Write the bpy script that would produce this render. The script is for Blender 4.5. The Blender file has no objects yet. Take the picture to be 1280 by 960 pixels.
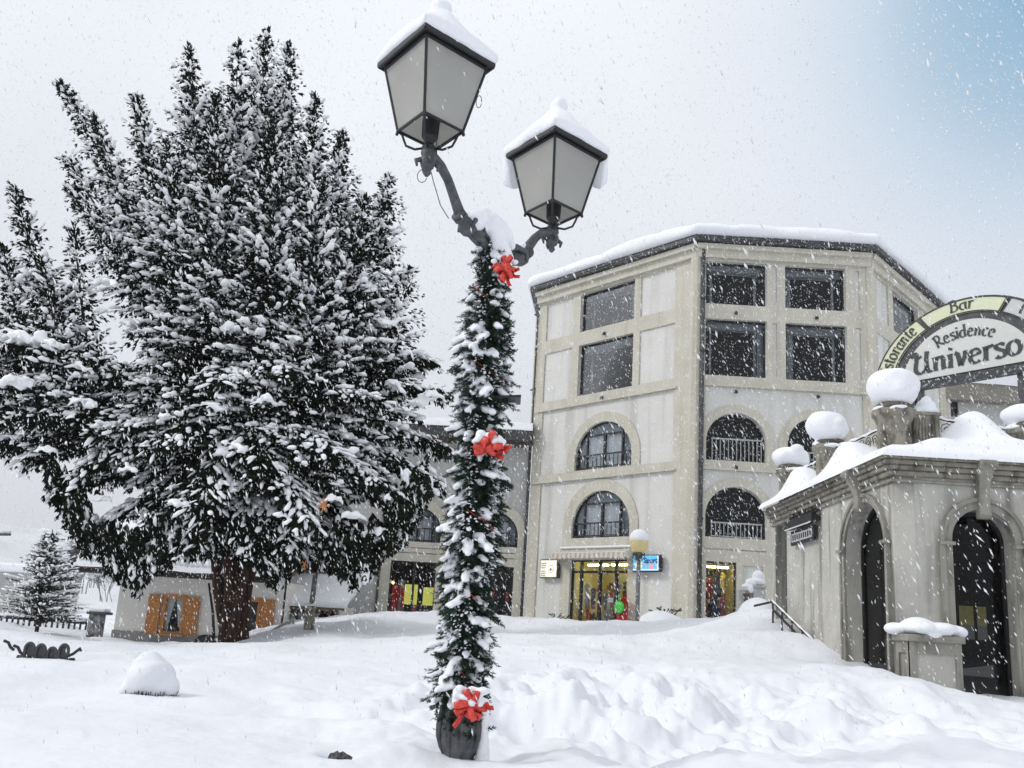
import bpy, math, random
import numpy as np
from math import sin, cos, pi, radians, sqrt, atan2
from mathutils import Vector, Matrix, noise as mnoise

random.seed(7)
RNG = np.random.default_rng(11)
scene = bpy.context.scene
COL = scene.collection

# ------------------------------------------------------------------ camera
FPX, PITCH, ROLL, CY = 1058.4, radians(11.85), radians(3.39), 558.7
EYE = Vector((0, 0, 2.0))
_X, _Y, _Z = Vector((1, 0, 0)), Vector((0, 1, 0)), Vector((0, 0, 1))
_UP = _Z * cos(PITCH) - _Y * sin(PITCH)
_FW = _Y * cos(PITCH) + _Z * sin(PITCH)
_R = _X * cos(ROLL) + _UP * sin(ROLL)
_U = -_X * sin(ROLL) + _UP * cos(ROLL)
cam_d = bpy.data.cameras.new('camera')
cam = bpy.data.objects.new('camera', cam_d)
COL.objects.link(cam)
m = Matrix((( _R.x, _U.x, -_FW.x, EYE.x), (_R.y, _U.y, -_FW.y, EYE.y), (_R.z, _U.z, -_FW.z, EYE.z), (0, 0, 0, 1)))
cam.matrix_world = m
cam_d.sensor_width = 36.0
cam_d.lens = FPX / 1280 * 36
cam_d.shift_y = (CY - 480) / 1280
cam_d.clip_start = 0.05
cam_d.clip_end = 2000
scene.camera = cam

def px(x, y, D):
    """world point at photograph position (x, y), D metres in front (along +Y)"""
    d = _FW + _R * ((x - 640) / FPX) - _U * ((y - CY) / FPX)
    return EYE + d * (D / d.y)

# ------------------------------------------------------------------ world, sun, exposure
SUN_EL, SUN_AZ = radians(38), radians(262)      # azimuth clockwise from +Y
world = bpy.data.worlds.new('World')
scene.world = world
world.use_nodes = True
wn, wl = world.node_tree.nodes, world.node_tree.links
wn.clear()
def wnode(t, **k):
    n = wn.new(t)
    for a, b in k.items():
        setattr(n, a, b)
    return n
out = wnode('ShaderNodeOutputWorld')
bg = wnode('ShaderNodeBackground'); bg.inputs[1].default_value = 0.1
wl.new(bg.outputs[0], out.inputs[0])
sky = wnode('ShaderNodeTexSky', sky_type='NISHITA', sun_disc=False)
sky.sun_elevation = SUN_EL; sky.sun_rotation = SUN_AZ
sky.air_density = 1.0; sky.dust_density = 3.0; sky.ozone_density = 2.0
tc = wnode('ShaderNodeTexCoord')
sep = wnode('ShaderNodeSeparateXYZ'); wl.new(tc.outputs['Generated'], sep.inputs[0])
ramp = wnode('ShaderNodeValToRGB')
cr = ramp.color_ramp
cr.elements[0].position = 0.0; cr.elements[0].color = (6.8, 6.9, 7.3, 1)
cr.elements[1].position = 1.0; cr.elements[1].color = (10.5, 10.8, 11.3, 1)
e = cr.elements.new(0.10); e.color = (7.1, 7.25, 7.75, 1)
e = cr.elements.new(0.45); e.color = (8.3, 8.55, 9.1, 1)
wl.new(sep.outputs['Z'], ramp.inputs[0])
ns = wnode('ShaderNodeTexNoise'); ns.inputs['Scale'].default_value = 2.2; ns.inputs['Detail'].default_value = 4
wl.new(tc.outputs['Generated'], ns.inputs['Vector'])
mr = wnode('ShaderNodeMapRange'); mr.inputs[1].default_value = 0.3; mr.inputs[2].default_value = 0.7
mr.inputs[3].default_value = 0.95; mr.inputs[4].default_value = 1.05
wl.new(ns.outputs[0], mr.inputs[0])
mul = wnode('ShaderNodeVectorMath', operation='SCALE')
wl.new(ramp.outputs[0], mul.inputs[0]); wl.new(mr.outputs[0], mul.inputs['Scale'])
# thin place in the cloud, where the blue of the sky comes through
gap_dir = (px(1390, -60, 10) - EYE).normalized()
dot = wnode('ShaderNodeVectorMath', operation='DOT_PRODUCT'); dot.inputs[1].default_value = gap_dir
wl.new(tc.outputs['Generated'], dot.inputs[0])
add = wnode('ShaderNodeMath', operation='MULTIPLY_ADD')
wl.new(ns.outputs[0], add.inputs[0]); add.inputs[1].default_value = 0.012; wl.new(dot.outputs['Value'], add.inputs[2])
mg0 = wnode('ShaderNodeMapRange')
mg0.inputs[1].default_value = 0.905; mg0.inputs[2].default_value = 1.005
wl.new(add.outputs[0], mg0.inputs[0])
mg = wnode('ShaderNodeValToRGB'); mg.color_ramp.interpolation = 'B_SPLINE'
mg.color_ramp.elements[0].position = 0.02; mg.color_ramp.elements[0].color = (0, 0, 0, 1)
mg.color_ramp.elements[1].position = 0.97; mg.color_ramp.elements[1].color = (1, 1, 1, 1)
for ps, vv in ((0.30, 0.03), (0.60, 0.15), (0.82, 0.42)):
    e = mg.color_ramp.elements.new(ps); e.color = (vv, vv, vv, 1)
wl.new(mg0.outputs[0], mg.inputs[0])
skyb = wnode('ShaderNodeVectorMath', operation='MULTIPLY'); wl.new(sky.outputs[0], skyb.inputs[0]); skyb.inputs[1].default_value = (0.62, 0.95, 0.98)
base = wnode('ShaderNodeMix', data_type='RGBA'); base.inputs[0].default_value = 0.93
wl.new(sky.outputs[0], base.inputs[6]); wl.new(mul.outputs[0], base.inputs[7])
mix = wnode('ShaderNodeMix', data_type='RGBA')
wl.new(mg.outputs[0], mix.inputs[0]); wl.new(base.outputs[2], mix.inputs[6])
bluec = wnode('ShaderNodeRGB'); bluec.outputs[0].default_value = (3.1, 5.1, 6.9, 1)
mixb = wnode('ShaderNodeMix', data_type='RGBA'); mixb.inputs[0].default_value = 0.85
wl.new(skyb.outputs[0], mixb.inputs[6]); wl.new(bluec.outputs[0], mixb.inputs[7])
wl.new(mixb.outputs[2], mix.inputs[7])
wl.new(mix.outputs[2], bg.inputs[0])

sun_d = bpy.data.lights.new('sun', 'SUN'); sun_d.energy = 1.25; sun_d.angle = radians(12); sun_d.color = (1, 0.97, 0.93)
sun = bpy.data.objects.new('sun', sun_d); COL.objects.link(sun)
sd = Vector((sin(SUN_AZ) * cos(SUN_EL), cos(SUN_AZ) * cos(SUN_EL), sin(SUN_EL)))
sun.rotation_euler = sd.to_track_quat('Z', 'Y').to_euler()
scene.view_settings.view_transform = 'Standard'
scene.view_settings.look = 'None'
scene.view_settings.exposure = 0.08
scene.view_settings.gamma = 1.0
try:
    scene.view_settings.use_curve_mapping = False
except Exception:
    pass
scene.cycles.max_bounces = 6
scene.cycles.diffuse_bounces = 3
scene.cycles.glossy_bounces = 3
scene.cycles.transmission_bounces = 4
scene.cycles.transparent_max_bounces = 12
scene.cycles.caustics_reflective = False
scene.cycles.caustics_refractive = False

# ------------------------------------------------------------------ materials
MATS = {}
def mat(name, color=(0.5, 0.5, 0.5), rough=0.7, metal=0.0, noise_amt=0.0, noise_scale=5.0, color2=None,
        bump=0.0, bump_scale=30.0, emit=None, emit_str=0.0, spec=0.5, streak=None, stretch=None, sss=0.0):
    if name in MATS:
        return MATS[name]
    mt = bpy.data.materials.new(name); mt.use_nodes = True
    n, l = mt.node_tree.nodes, mt.node_tree.links
    b = n['Principled BSDF']
    b.inputs['Roughness'].default_value = rough
    b.inputs['Metallic'].default_value = metal
    b.inputs['Specular IOR Level'].default_value = spec
    b.inputs['Base Color'].default_value = (*color, 1)
    geo = n.new('ShaderNodeNewGeometry')
    vec = geo.outputs['Position']
    if stretch:
        vm = n.new('ShaderNodeVectorMath'); vm.operation = 'MULTIPLY'; vm.inputs[1].default_value = stretch
        l.new(vec, vm.inputs[0]); vec2 = vm.outputs[0]
    else:
        vec2 = vec
    if color2 is not None:
        t = n.new('ShaderNodeTexNoise'); t.inputs['Scale'].default_value = noise_scale; t.inputs['Detail'].default_value = 6
        t.inputs['Roughness'].default_value = 0.65
        l.new(vec2, t.inputs['Vector'])
        r = n.new('ShaderNodeMapRange'); r.inputs[1].default_value = 0.5 - noise_amt; r.inputs[2].default_value = 0.5 + noise_amt
        l.new(t.outputs[0], r.inputs[0])
        mx = n.new('ShaderNodeMix'); mx.data_type = 'RGBA'
        l.new(r.outputs[0], mx.inputs[0]); mx.inputs[6].default_value = (*color, 1); mx.inputs[7].default_value = (*color2, 1)
        colr = mx.outputs[2]
        if streak:
            vm2 = n.new('ShaderNodeVectorMath'); vm2.operation = 'MULTIPLY'; vm2.inputs[1].default_value = (streak[1], streak[1], streak[2])
            l.new(vec, vm2.inputs[0])
            t2 = n.new('ShaderNodeTexNoise'); t2.inputs['Scale'].default_value = 1.0; t2.inputs['Detail'].default_value = 5
            l.new(vm2.outputs[0], t2.inputs['Vector'])
            r2 = n.new('ShaderNodeMapRange'); r2.inputs[1].default_value = 0.50; r2.inputs[2].default_value = 0.70
            r2.inputs[4].default_value = streak[3]
            l.new(t2.outputs[0], r2.inputs[0])
            mx2 = n.new('ShaderNodeMix'); mx2.data_type = 'RGBA'
            l.new(r2.outputs[0], mx2.inputs[0]); l.new(colr, mx2.inputs[6]); mx2.inputs[7].default_value = (*streak[0], 1)
            colr = mx2.outputs[2]
        l.new(colr, b.inputs['Base Color'])
    if bump > 0:
        t3 = n.new('ShaderNodeTexNoise'); t3.inputs['Scale'].default_value = bump_scale; t3.inputs['Detail'].default_value = 5
        l.new(vec2, t3.inputs['Vector'])
        bp = n.new('ShaderNodeBump'); bp.inputs['Strength'].default_value = 1.0; bp.inputs['Distance'].default_value = bump
        l.new(t3.outputs[0], bp.inputs['Height']); l.new(bp.outputs[0], b.inputs['Normal'])
    if emit is not None:
        b.inputs['Emission Color'].default_value = (*emit, 1); b.inputs['Emission Strength'].default_value = emit_str
    if sss > 0:
        b.inputs['Subsurface Weight'].default_value = sss; b.inputs['Subsurface Radius'].default_value = (0.05, 0.06, 0.08)
    MATS[name] = mt
    return mt

def glass_mat(name, tint=(0.9, 0.92, 0.93), refl=1.0, frost=0.0):
    if name in MATS:
        return MATS[name]
    mt = bpy.data.materials.new(name); mt.use_nodes = True
    n, l = mt.node_tree.nodes, mt.node_tree.links
    n.clear()
    o = n.new('ShaderNodeOutputMaterial'); tr = n.new('ShaderNodeBsdfTransparent'); gl = n.new('ShaderNodeBsdfGlossy')
    tr.inputs[0].default_value = (*tint, 1); gl.inputs['Roughness'].default_value = 0.03
    fr = n.new('ShaderNodeFresnel'); fr.inputs[0].default_value = 1.5
    mu = n.new('ShaderNodeMath'); mu.operation = 'MULTIPLY'; mu.inputs[1].default_value = refl
    l.new(fr.outputs[0], mu.inputs[0])
    mx = n.new('ShaderNodeMixShader'); l.new(mu.outputs[0], mx.inputs[0]); l.new(tr.outputs[0], mx.inputs[1]); l.new(gl.outputs[0], mx.inputs[2])
    l.new(mx.outputs[0], o.inputs[0])
    MATS[name] = mt
    return mt

M = dict(
    snow=mat('snow_ground', (0.755, 0.775, 0.815), 0.75, color2=(0.805, 0.825, 0.86), noise_amt=0.2, noise_scale=1.2, bump=0.012, bump_scale=9, spec=0.25),
    snowcap=mat('snow_cap', (0.87, 0.885, 0.92), 0.8, bump=0.008, bump_scale=40, spec=0.2),
    snowtwig=mat('snow_twig', (0.955, 0.965, 0.98), 0.85, spec=0.1),
    stucco=mat('stucco', (0.63, 0.625, 0.59), 0.9, color2=(0.71, 0.705, 0.67), noise_amt=0.25, noise_scale=0.7, bump=0.004, bump_scale=60, streak=((0.42, 0.41, 0.37), 1.8, 0.12, 0.55)),
    stuccolow=mat('stucco_grey', (0.44, 0.44, 0.425), 0.9, color2=(0.52, 0.52, 0.50), noise_amt=0.25, noise_scale=0.7, bump=0.004, bump_scale=60, streak=((0.32, 0.32, 0.305), 1.8, 0.12, 0.5)),
    trim=mat('trim_stone', (0.52, 0.495, 0.41), 0.85, color2=(0.61, 0.585, 0.50), noise_amt=0.22, noise_scale=1.1, bump=0.003, bump_scale=70, streak=((0.42, 0.39, 0.31), 2.2, 0.2, 0.55)),
    oldwall=mat('old_render', (0.39, 0.38, 0.34), 0.9, color2=(0.56, 0.55, 0.50), noise_amt=0.2, noise_scale=1.3, bump=0.012, bump_scale=35, streak=((0.10, 0.098, 0.085), 2.6, 0.22, 1.0)),
    oldtrim=mat('old_stone_trim', (0.25, 0.24, 0.205), 0.9, color2=(0.34, 0.33, 0.29), noise_amt=0.2, noise_scale=4, bump=0.012, bump_scale=45, streak=((0.12, 0.115, 0.10), 5.0, 1.2, 0.8)),
    cornice=mat('weathered_stone', (0.21, 0.195, 0.155), 0.95, color2=(0.33, 0.31, 0.26), noise_amt=0.15, noise_scale=6, bump=0.02, bump_scale=40, streak=((0.06, 0.055, 0.045), 6.0, 3.0, 0.9)),
    gutter=mat('dark_sheet_metal', (0.045, 0.047, 0.05), 0.6, 0.3, color2=(0.10, 0.10, 0.105), noise_amt=0.15, noise_scale=6),
    blackm=mat('black_metal', (0.018, 0.018, 0.02), 0.5, 0.2),
    frame=mat('window_frame', (0.012, 0.012, 0.013), 0.5),
    greym=mat('grey_cast_iron', (0.045, 0.047, 0.05), 0.5, 0.35, color2=(0.13, 0.135, 0.14), noise_amt=0.16, noise_scale=14, bump=0.008, bump_scale=50),
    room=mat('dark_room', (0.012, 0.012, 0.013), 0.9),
    curtain=mat('curtain', (0.78, 0.80, 0.83), 0.9, color2=(0.60, 0.62, 0.65), noise_amt=0.1, noise_scale=1.0, stretch=(9, 9, 0.1)),
    bluegrey=mat('blue_lining', (0.28, 0.34, 0.40), 0.8),
    railw=mat('pale_rail', (0.42, 0.43, 0.43), 0.6),
    wood=mat('orange_wood', (0.40, 0.15, 0.03), 0.65, color2=(0.55, 0.25, 0.07), noise_amt=0.2, noise_scale=2.5, stretch=(6, 6, 1), bump=0.003, bump_scale=20),
    brown=mat('brown_timber', (0.10, 0.065, 0.04), 0.8, color2=(0.17, 0.12, 0.08), noise_amt=0.2, noise_scale=3),
    housewall=mat('house_render', (0.72, 0.70, 0.65), 0.9, color2=(0.78, 0.76, 0.71), noise_amt=0.25, noise_scale=0.8, bump=0.004, bump_scale=40),
    plinth=mat('grey_plinth', (0.22, 0.22, 0.21), 0.9, color2=(0.29, 0.29, 0.28), noise_amt=0.2, noise_scale=2),
    bark=mat('bark', (0.030, 0.018, 0.012), 0.95, color2=(0.10, 0.048, 0.028), noise_amt=0.12, noise_scale=3.0, stretch=(3, 3, 0.8), bump=0.06, bump_scale=9),
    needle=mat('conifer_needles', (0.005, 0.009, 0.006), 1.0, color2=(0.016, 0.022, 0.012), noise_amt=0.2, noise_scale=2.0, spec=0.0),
    needle2=mat('garland_needles', (0.006, 0.020, 0.012), 0.6, color2=(0.018, 0.048, 0.028), noise_amt=0.2, noise_scale=9.0, spec=0.3),
    needlefrost=mat('frosted_needles', (0.10, 0.115, 0.10), 0.8, color2=(0.17, 0.18, 0.17), noise_amt=0.2, noise_scale=2.0),
    palehaze=mat('frosted_twigs', (0.42, 0.43, 0.44), 0.9),
    red=mat('red_ribbon', (0.46, 0.016, 0.010), 0.32, spec=0.6, color2=(0.74, 0.06, 0.035), noise_amt=0.12, noise_scale=28),
    pane=glass_mat('window_glass', refl=.35),
    milk=mat('frosted_lamp_glass', (0.55, 0.545, 0.515), 0.5, color2=(0.68, 0.675, 0.64), noise_amt=0.25, noise_scale=5),
)
_t = M['milk'].node_tree; _b = _t.nodes['Principled BSDF']; _tl = _t.nodes.new('ShaderNodeBsdfTranslucent'); _tl.inputs[0].default_value = (.76, .76, .73, 1)
_mx = _t.nodes.new('ShaderNodeMixShader'); _mx.inputs[0].default_value = .55; _o = [n for n in _t.nodes if n.bl_idname == 'ShaderNodeOutputMaterial'][0]
_t.links.new(_b.outputs[0], _mx.inputs[1]); _t.links.new(_tl.outputs[0], _mx.inputs[2]); _t.links.new(_mx.outputs[0], _o.inputs[0])

# ------------------------------------------------------------------ object helpers
def world_loc(o):
    v = Vector((0, 0, 0))
    while o is not None:
        v += o.location; o = o.parent
    return v

def link(name, mesh, parent=None, material=None, smooth=False):
    """mesh is in world coordinates; it is shifted into the parent's frame"""
    o = bpy.data.objects.new(name, mesh)
    if parent is not None:
        off = world_loc(parent)
        mesh.transform(Matrix.Translation(-off))
        o.parent = parent
    if material is not None:
        mesh.materials.clear(); mesh.materials.append(material)
    if smooth:
        mesh.polygons.foreach_set('use_smooth', [True] * len(mesh.polygons))
    COL.objects.link(o)
    return o

def thing(name, label, cat, loc=(0, 0, 0), group=None):
    o = bpy.data.objects.new(name, None); o.empty_display_size = 0.2
    o.location = loc; COL.objects.link(o)
    o['label'] = label; o['category'] = cat
    if group: o['group'] = group
    return o

def tag(o, label=None, cat=None, group=None, kind=None):
    if label: o['label'] = label
    if cat: o['category'] = cat
    if group: o['group'] = group
    if kind: o['kind'] = kind
    return o

def origin_to(o, loc):
    """put the origin of a top-level mesh at loc"""
    loc = Vector(loc)
    o.data.transform(Matrix.Translation(-loc)); o.location = loc
    return o

def np_mesh(name, V, F):
    """V (n,3) array, F list of (k,m) int arrays of faces with equal side count"""
    me = bpy.data.meshes.new(name)
    V = np.asarray(V, dtype=np.float32)
    if not isinstance(F, (list, tuple)): F = [F]
    F = [np.asarray(f, dtype=np.int32) for f in F if len(f)]
    me.vertices.add(len(V)); me.vertices.foreach_set('co', V.ravel())
    nl = sum(f.size for f in F); npoly = sum(len(f) for f in F)
    me.loops.add(nl); me.polygons.add(npoly)
    me.loops.foreach_set('vertex_index', np.concatenate([f.ravel() for f in F]))
    tot = np.concatenate([np.full(len(f), f.shape[1], dtype=np.int32) for f in F])
    st = np.concatenate([[0], np.cumsum(tot)[:-1]]).astype(np.int32)
    me.polygons.foreach_set('loop_start', st)
    me.polygons.foreach_set('loop_total', tot)
    me.update(calc_edges=True); me.validate()
    return me

class MB:
    def __init__(s): s.v = []; s.f = []
    def add(s, vs, fs):
        b = len(s.v); s.v += [tuple(p) for p in vs]; s.f += [tuple(i + b for i in f) for f in fs]
        return s
    def box(s, c, size, ax=None):
        """box centred at c; ax = (X,Y,Z) unit vectors"""
        ax = ax or (_X, _Y, _Z); c = Vector(c); h = [a * (k / 2) for a, k in zip(ax, size)]
        vs = [c + h[0] * i + h[1] * j + h[2] * k for i in (-1, 1) for j in (-1, 1) for k in (-1, 1)]
        return s.add(vs, [(0, 1, 3, 2), (4, 6, 7, 5), (0, 4, 5, 1), (2, 3, 7, 6), (0, 2, 6, 4), (1, 5, 7, 3)])
    def tube(s, pts, rad, n=8, cap=True):
        pts = [Vector(p) for p in pts]
        if not hasattr(rad, '__len__'): rad = [rad] * len(pts)
        rings = []; prev = None
        for i, p in enumerate(pts):
            t = (pts[min(i + 1, len(pts) - 1)] - pts[max(i - 1, 0)]).normalized()
            if prev is None:
                a = t.orthogonal().normalized()
            else:
                a = (prev - t * prev.dot(t))
                a = a.normalized() if a.length > 1e-6 else t.orthogonal().normalized()
            prev = a; b = t.cross(a)
            rings.append([p + (a * cos(2 * pi * k / n) + b * sin(2 * pi * k / n)) * rad[i] for k in range(n)])
        vs = [q for r in rings for q in r]; fs = []
        for i in range(len(pts) - 1):
            for k in range(n):
                k2 = (k + 1) % n
                fs.append((i * n + k, i * n + k2, (i + 1) * n + k2, (i + 1) * n + k))
        if cap:
            fs.append(tuple(range(n - 1, -1, -1))); fs.append(tuple((len(pts) - 1) * n + k for k in range(n)))
        return s.add(vs, fs)
    def lathe(s, c, prof, n=24, wob=None, sq=0):
        """prof = [(r,z)...] about a vertical axis at c; sq>0 squares the section"""
        c = Vector(c); vs = []; fs = []
        for i, (r, z) in enumerate(prof):
            for k in range(n):
                a = 2 * pi * k / n; rr = r * (wob(a, z) if wob else 1)
                if sq:
                    rr = r / max(abs(cos(a - sq)), abs(sin(a - sq)))
                vs.append(c + Vector((rr * cos(a), rr * sin(a), z)))
        for i in range(len(prof) - 1):
            for k in range(n):
                k2 = (k + 1) % n
                fs.append((i * n + k, i * n + k2, (i + 1) * n + k2, (i + 1) * n + k))
        fs.append(tuple(range(n - 1, -1, -1))); fs.append(tuple((len(prof) - 1) * n + k for k in range(n)))
        return s.add(vs, fs)
    def quad(s, a, b, c, d): return s.add([a, b, c, d], [(0, 1, 2, 3)])
    def build(s, name, material, parent=None, smooth=False):
        me = bpy.data.meshes.new(name); me.from_pydata([tuple(v) for v in s.v], [], s.f); me.update()
        return link(name, me, parent, material, smooth)

def smooth_by_angle(o, ang=40):
    me = o.data
    me.polygons.foreach_set('use_smooth', [True] * len(me.polygons))
    try:
        me.set_sharp_from_angle(angle=radians(ang))
    except Exception:
        pass
    return o

def bevel(o, w=0.01, seg=2):
    md = o.modifiers.new('bevel', 'BEVEL'); md.width = w; md.segments = seg; md.limit_method = 'ANGLE'; md.angle_limit = radians(35)
    return o

def roughen(o, strength, size, depth=2):
    """push vertices along their normals by noise"""
    me = o.data; off = world_loc(o)
    for v in me.vertices:
        p = (v.co + off) / size
        v.co += v.normal * (strength * mnoise.fractal(p, 1.0, 2.0, depth))
    return o

_ICO = {}
def blobs(name, items, material, parent=None, voxel=0.03, sub=2, amp=0.12, size=None):
    """items = [(centre, (rx,ry,rz))]; one soft merged snow lump (voxel remesh)"""
    if sub not in _ICO:
        import bmesh
        bm = bmesh.new(); bmesh.ops.create_icosphere(bm, subdivisions=sub, radius=1.0)
        _ICO[sub] = (np.array([tuple(v.co) for v in bm.verts]), np.array([[v.index for v in f.verts] for f in bm.faces])); bm.free()
    TV, TF = _ICO[sub]; Cn = np.array([tuple(c) for c, r in items]); Rn = np.array([tuple(r) for c, r in items])
    VV = (TV[None] * Rn[:, None] + Cn[:, None]).reshape(-1, 3); FF2 = (TF[None] + (np.arange(len(items)) * len(TV))[:, None, None]).reshape(-1, 3)
    me = np_mesh(name, VV, FF2)
    if amp:
        me.update()
        for v in me.vertices:
            q = v.co / (size or 0.25)
            v.co += Vector((mnoise.noise(q), mnoise.noise(q + Vector((9, 3, 1))), mnoise.noise(q + Vector((2, 7, 5))))) * amp * (size or 0.25)
    tmp = bpy.data.objects.new('tmp', me)
    COL.objects.link(tmp)
    md = tmp.modifiers.new('r', 'REMESH'); md.mode = 'VOXEL'; md.voxel_size = voxel; md.use_smooth_shade = True
    md2 = tmp.modifiers.new('s', 'SMOOTH'); md2.factor = 0.5; md2.iterations = 6
    dg = bpy.context.evaluated_depsgraph_get()
    me2 = bpy.data.meshes.new_from_object(tmp.evaluated_get(dg))
    bpy.data.objects.remove(tmp); bpy.data.meshes.remove(me)
    me2.name = name
    return link(name, me2, parent, material, True)

# --- flat plates with holes, in a wall's own frame
class Frame:
    """a vertical wall plane: origin, azimuth of its 'right' direction; out = towards the viewer's side"""
    def __init__(s, P, az):
        s.P = Vector((P[0], P[1], 0)); s.d = Vector((cos(az), sin(az), 0)); s.n = Vector((sin(az), -cos(az), 0)); s.az = az
    def w(s, a, z, o=0.0): return s.P + s.d * a + _Z * z + s.n * o
    @property
    def ax(s): return (s.d, s.n, _Z)
    def mtx(s, off):
        return Matrix(((s.d.x, 0, s.n.x, s.P.x + s.n.x * off), (s.d.y, 0, s.n.y, s.P.y + s.n.y * off), (0, 1, 0, 0), (0, 0, 0, 1)))

def rect(a0, a1, z0, z1): return [(a0, z0), (a1, z0), (a1, z1), (a0, z1)]
def arch(a0, a1, z0, z1, n=20, spring=None):
    """opening with a half-ellipse head"""
    c, r = (a0 + a1) / 2, (a1 - a0) / 2
    sp = spring if spring is not None else z1 - r
    return [(a0, z0), (a1, z0)] + [(c + r * cos(pi * k / n), sp + (z1 - sp) * sin(pi * k / n)) for k in range(n + 1)]

def plate_mesh(loops, thick):
    cu = bpy.data.curves.new('c', 'CURVE'); cu.dimensions = '2D'; cu.fill_mode = 'BOTH'; cu.extrude = thick / 2
    for lp in loops:
        sp = cu.splines.new('POLY'); sp.points.add(len(lp) - 1)
        for p, (a, b) in zip(sp.points, lp): p.co = (a, b, 0, 1)
        sp.use_cyclic_u = True
    tmp = bpy.data.objects.new('tmp', cu)
    me = bpy.data.meshes.new_from_object(tmp)
    bpy.data.objects.remove(tmp); bpy.data.curves.remove(cu)
    return me

def plate(name, fr, loops, off, thick, material, parent):
    """plate whose outer face stands `off` in front of the plane, `thick` deep"""
    me = plate_mesh(loops, thick)
    me.transform(fr.mtx(off - thick / 2))
    return link(name, me, parent, material)

def joined(name, parts, material, parent):
    """several plate meshes as one part; parts = [(fr, loops, off, thick)]"""
    import bmesh
    bm = bmesh.new()
    for fr, loops, off, thick in parts:
        me = plate_mesh(loops, thick); me.transform(fr.mtx(off - thick / 2)); bm.from_mesh(me); bpy.data.meshes.remove(me)
    me = bpy.data.meshes.new(name); bm.to_mesh(me); bm.free()
    return link(name, me, parent, material)

# ================================================================== GROUND
def tps_fit(P, z, lam=0.02):
    n = len(P); d2 = ((P[:, None] - P[None]) ** 2).sum(-1)
    K = 0.5 * d2 * np.log(d2 + 1e-9)
    A = np.zeros((n + 3, n + 3)); A[:n, :n] = K + lam * np.eye(n)
    A[:n, n] = 1; A[:n, n + 1:] = P; A[n:, :n] = A[:n, n:].T
    return np.linalg.solve(A, np.r_[z, 0, 0, 0])
CTRL = [  # photograph x, y and distance in front
    (-200, 960, 4.6), (0, 960, 4.8), (200, 960, 5.0), (400, 962, 5.4), (565, 950, 5.9), (760, 960, 5.4), (950, 960, 5.6), (1280, 962, 6.0), (1500, 970, 6.0),
    (0, 885, 7.5), (250, 900, 7.2), (440, 905, 7.0), (620, 905, 7.5), (700, 845, 10), (850, 880, 9), (1000, 905, 8.5), (1280, 915, 9.5),
    (60, 838, 10.5), (190, 868, 9.4), (330, 850, 11), (460, 830, 14), (20, 822, 12.5), (100, 826, 12.5), (-150, 830, 13),
    (150, 806, 19), (60, 795, 19), (0, 790, 20), (290, 806, 25.5), (340, 790, 26), (400, 778, 27), (210, 806, 29), (141, 801, 31.5), (60, 775, 30), (0, 772, 30), (-200, 760, 32),
    (430, 768, 33), (500, 768, 38.5), (560, 769, 38.5), (640, 772, 38.5), (690, 774, 38.0), (750, 778, 36.5), (830, 778, 34.0), (870, 779, 32.5), (925, 772, 28.5),
    (560, 786, 28), (660, 800, 20), (760, 796, 22), (860, 790, 25), (700, 788, 28), (600, 840, 13),
    (955, 768, 26.0), (985, 765, 23.5), (1000, 800, 19.2), (1030, 815, 18.0), (1060, 829, 16.9), (1100, 842, 15.3), (1150, 852, 14.3), (1198, 873, 14.6), (1240, 874, 14.7), (1290, 872, 14.8), (1400, 880, 15),
    (900, 822, 18), (1000, 850, 13.5), (1100, 880, 11.5), (1190, 905, 10.5), (780, 840, 13), (520, 860, 11),
]
_pts = [px(*c) for c in CTRL]
_P = [(p.x, p.y) for p in _pts]; _z = [p.z for p in _pts]
for x, y, z in [(0, -6, 1.0), (-8, -6, 1.0), (8, -6, 1.0), (0, 1.5, 0.75), (-6, 1, 0.9), (6, 1, 0.9), (-30, 30, 0.3), (-30, 50, 0.4), (0, 50, 2.4), (20, 50, 2.4), (25, 30, 1.5), (25, 12, 1.1), (-18, 10, 1.0), (-14, 45, 0.5),
                (9.5, 17, 1.3), (10, 20, 1.6), (10, 25, 2.2), (12, 30, 2.4), (14, 33, 2.4)]:
    _P.append((x, y)); _z.append(z)
_P = np.array(_P); _z = np.array(_z)
_W = tps_fit(_P, _z)
def ground_base(X, Y):
    X = np.asarray(X, float); Y = np.asarray(Y, float); sh = X.shape; X = X.ravel(); Y = Y.ravel()
    xx = np.clip(X, -32, 28); yy = np.clip(Y, -8, 52)
    o = np.full(len(X), _W[-3]) + _W[-2] * xx + _W[-1] * yy
    for (a, b), w in zip(_P, _W[:-3]):
        d2 = (xx - a) ** 2 + (yy - b) ** 2
        o += w * 0.5 * d2 * np.log(d2 + 1e-9)
    r = np.hypot(X, Y - 20)
    o += np.clip((r - 60) / 200, 0, 1) * (-3.0)
    return o.reshape(sh)
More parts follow.
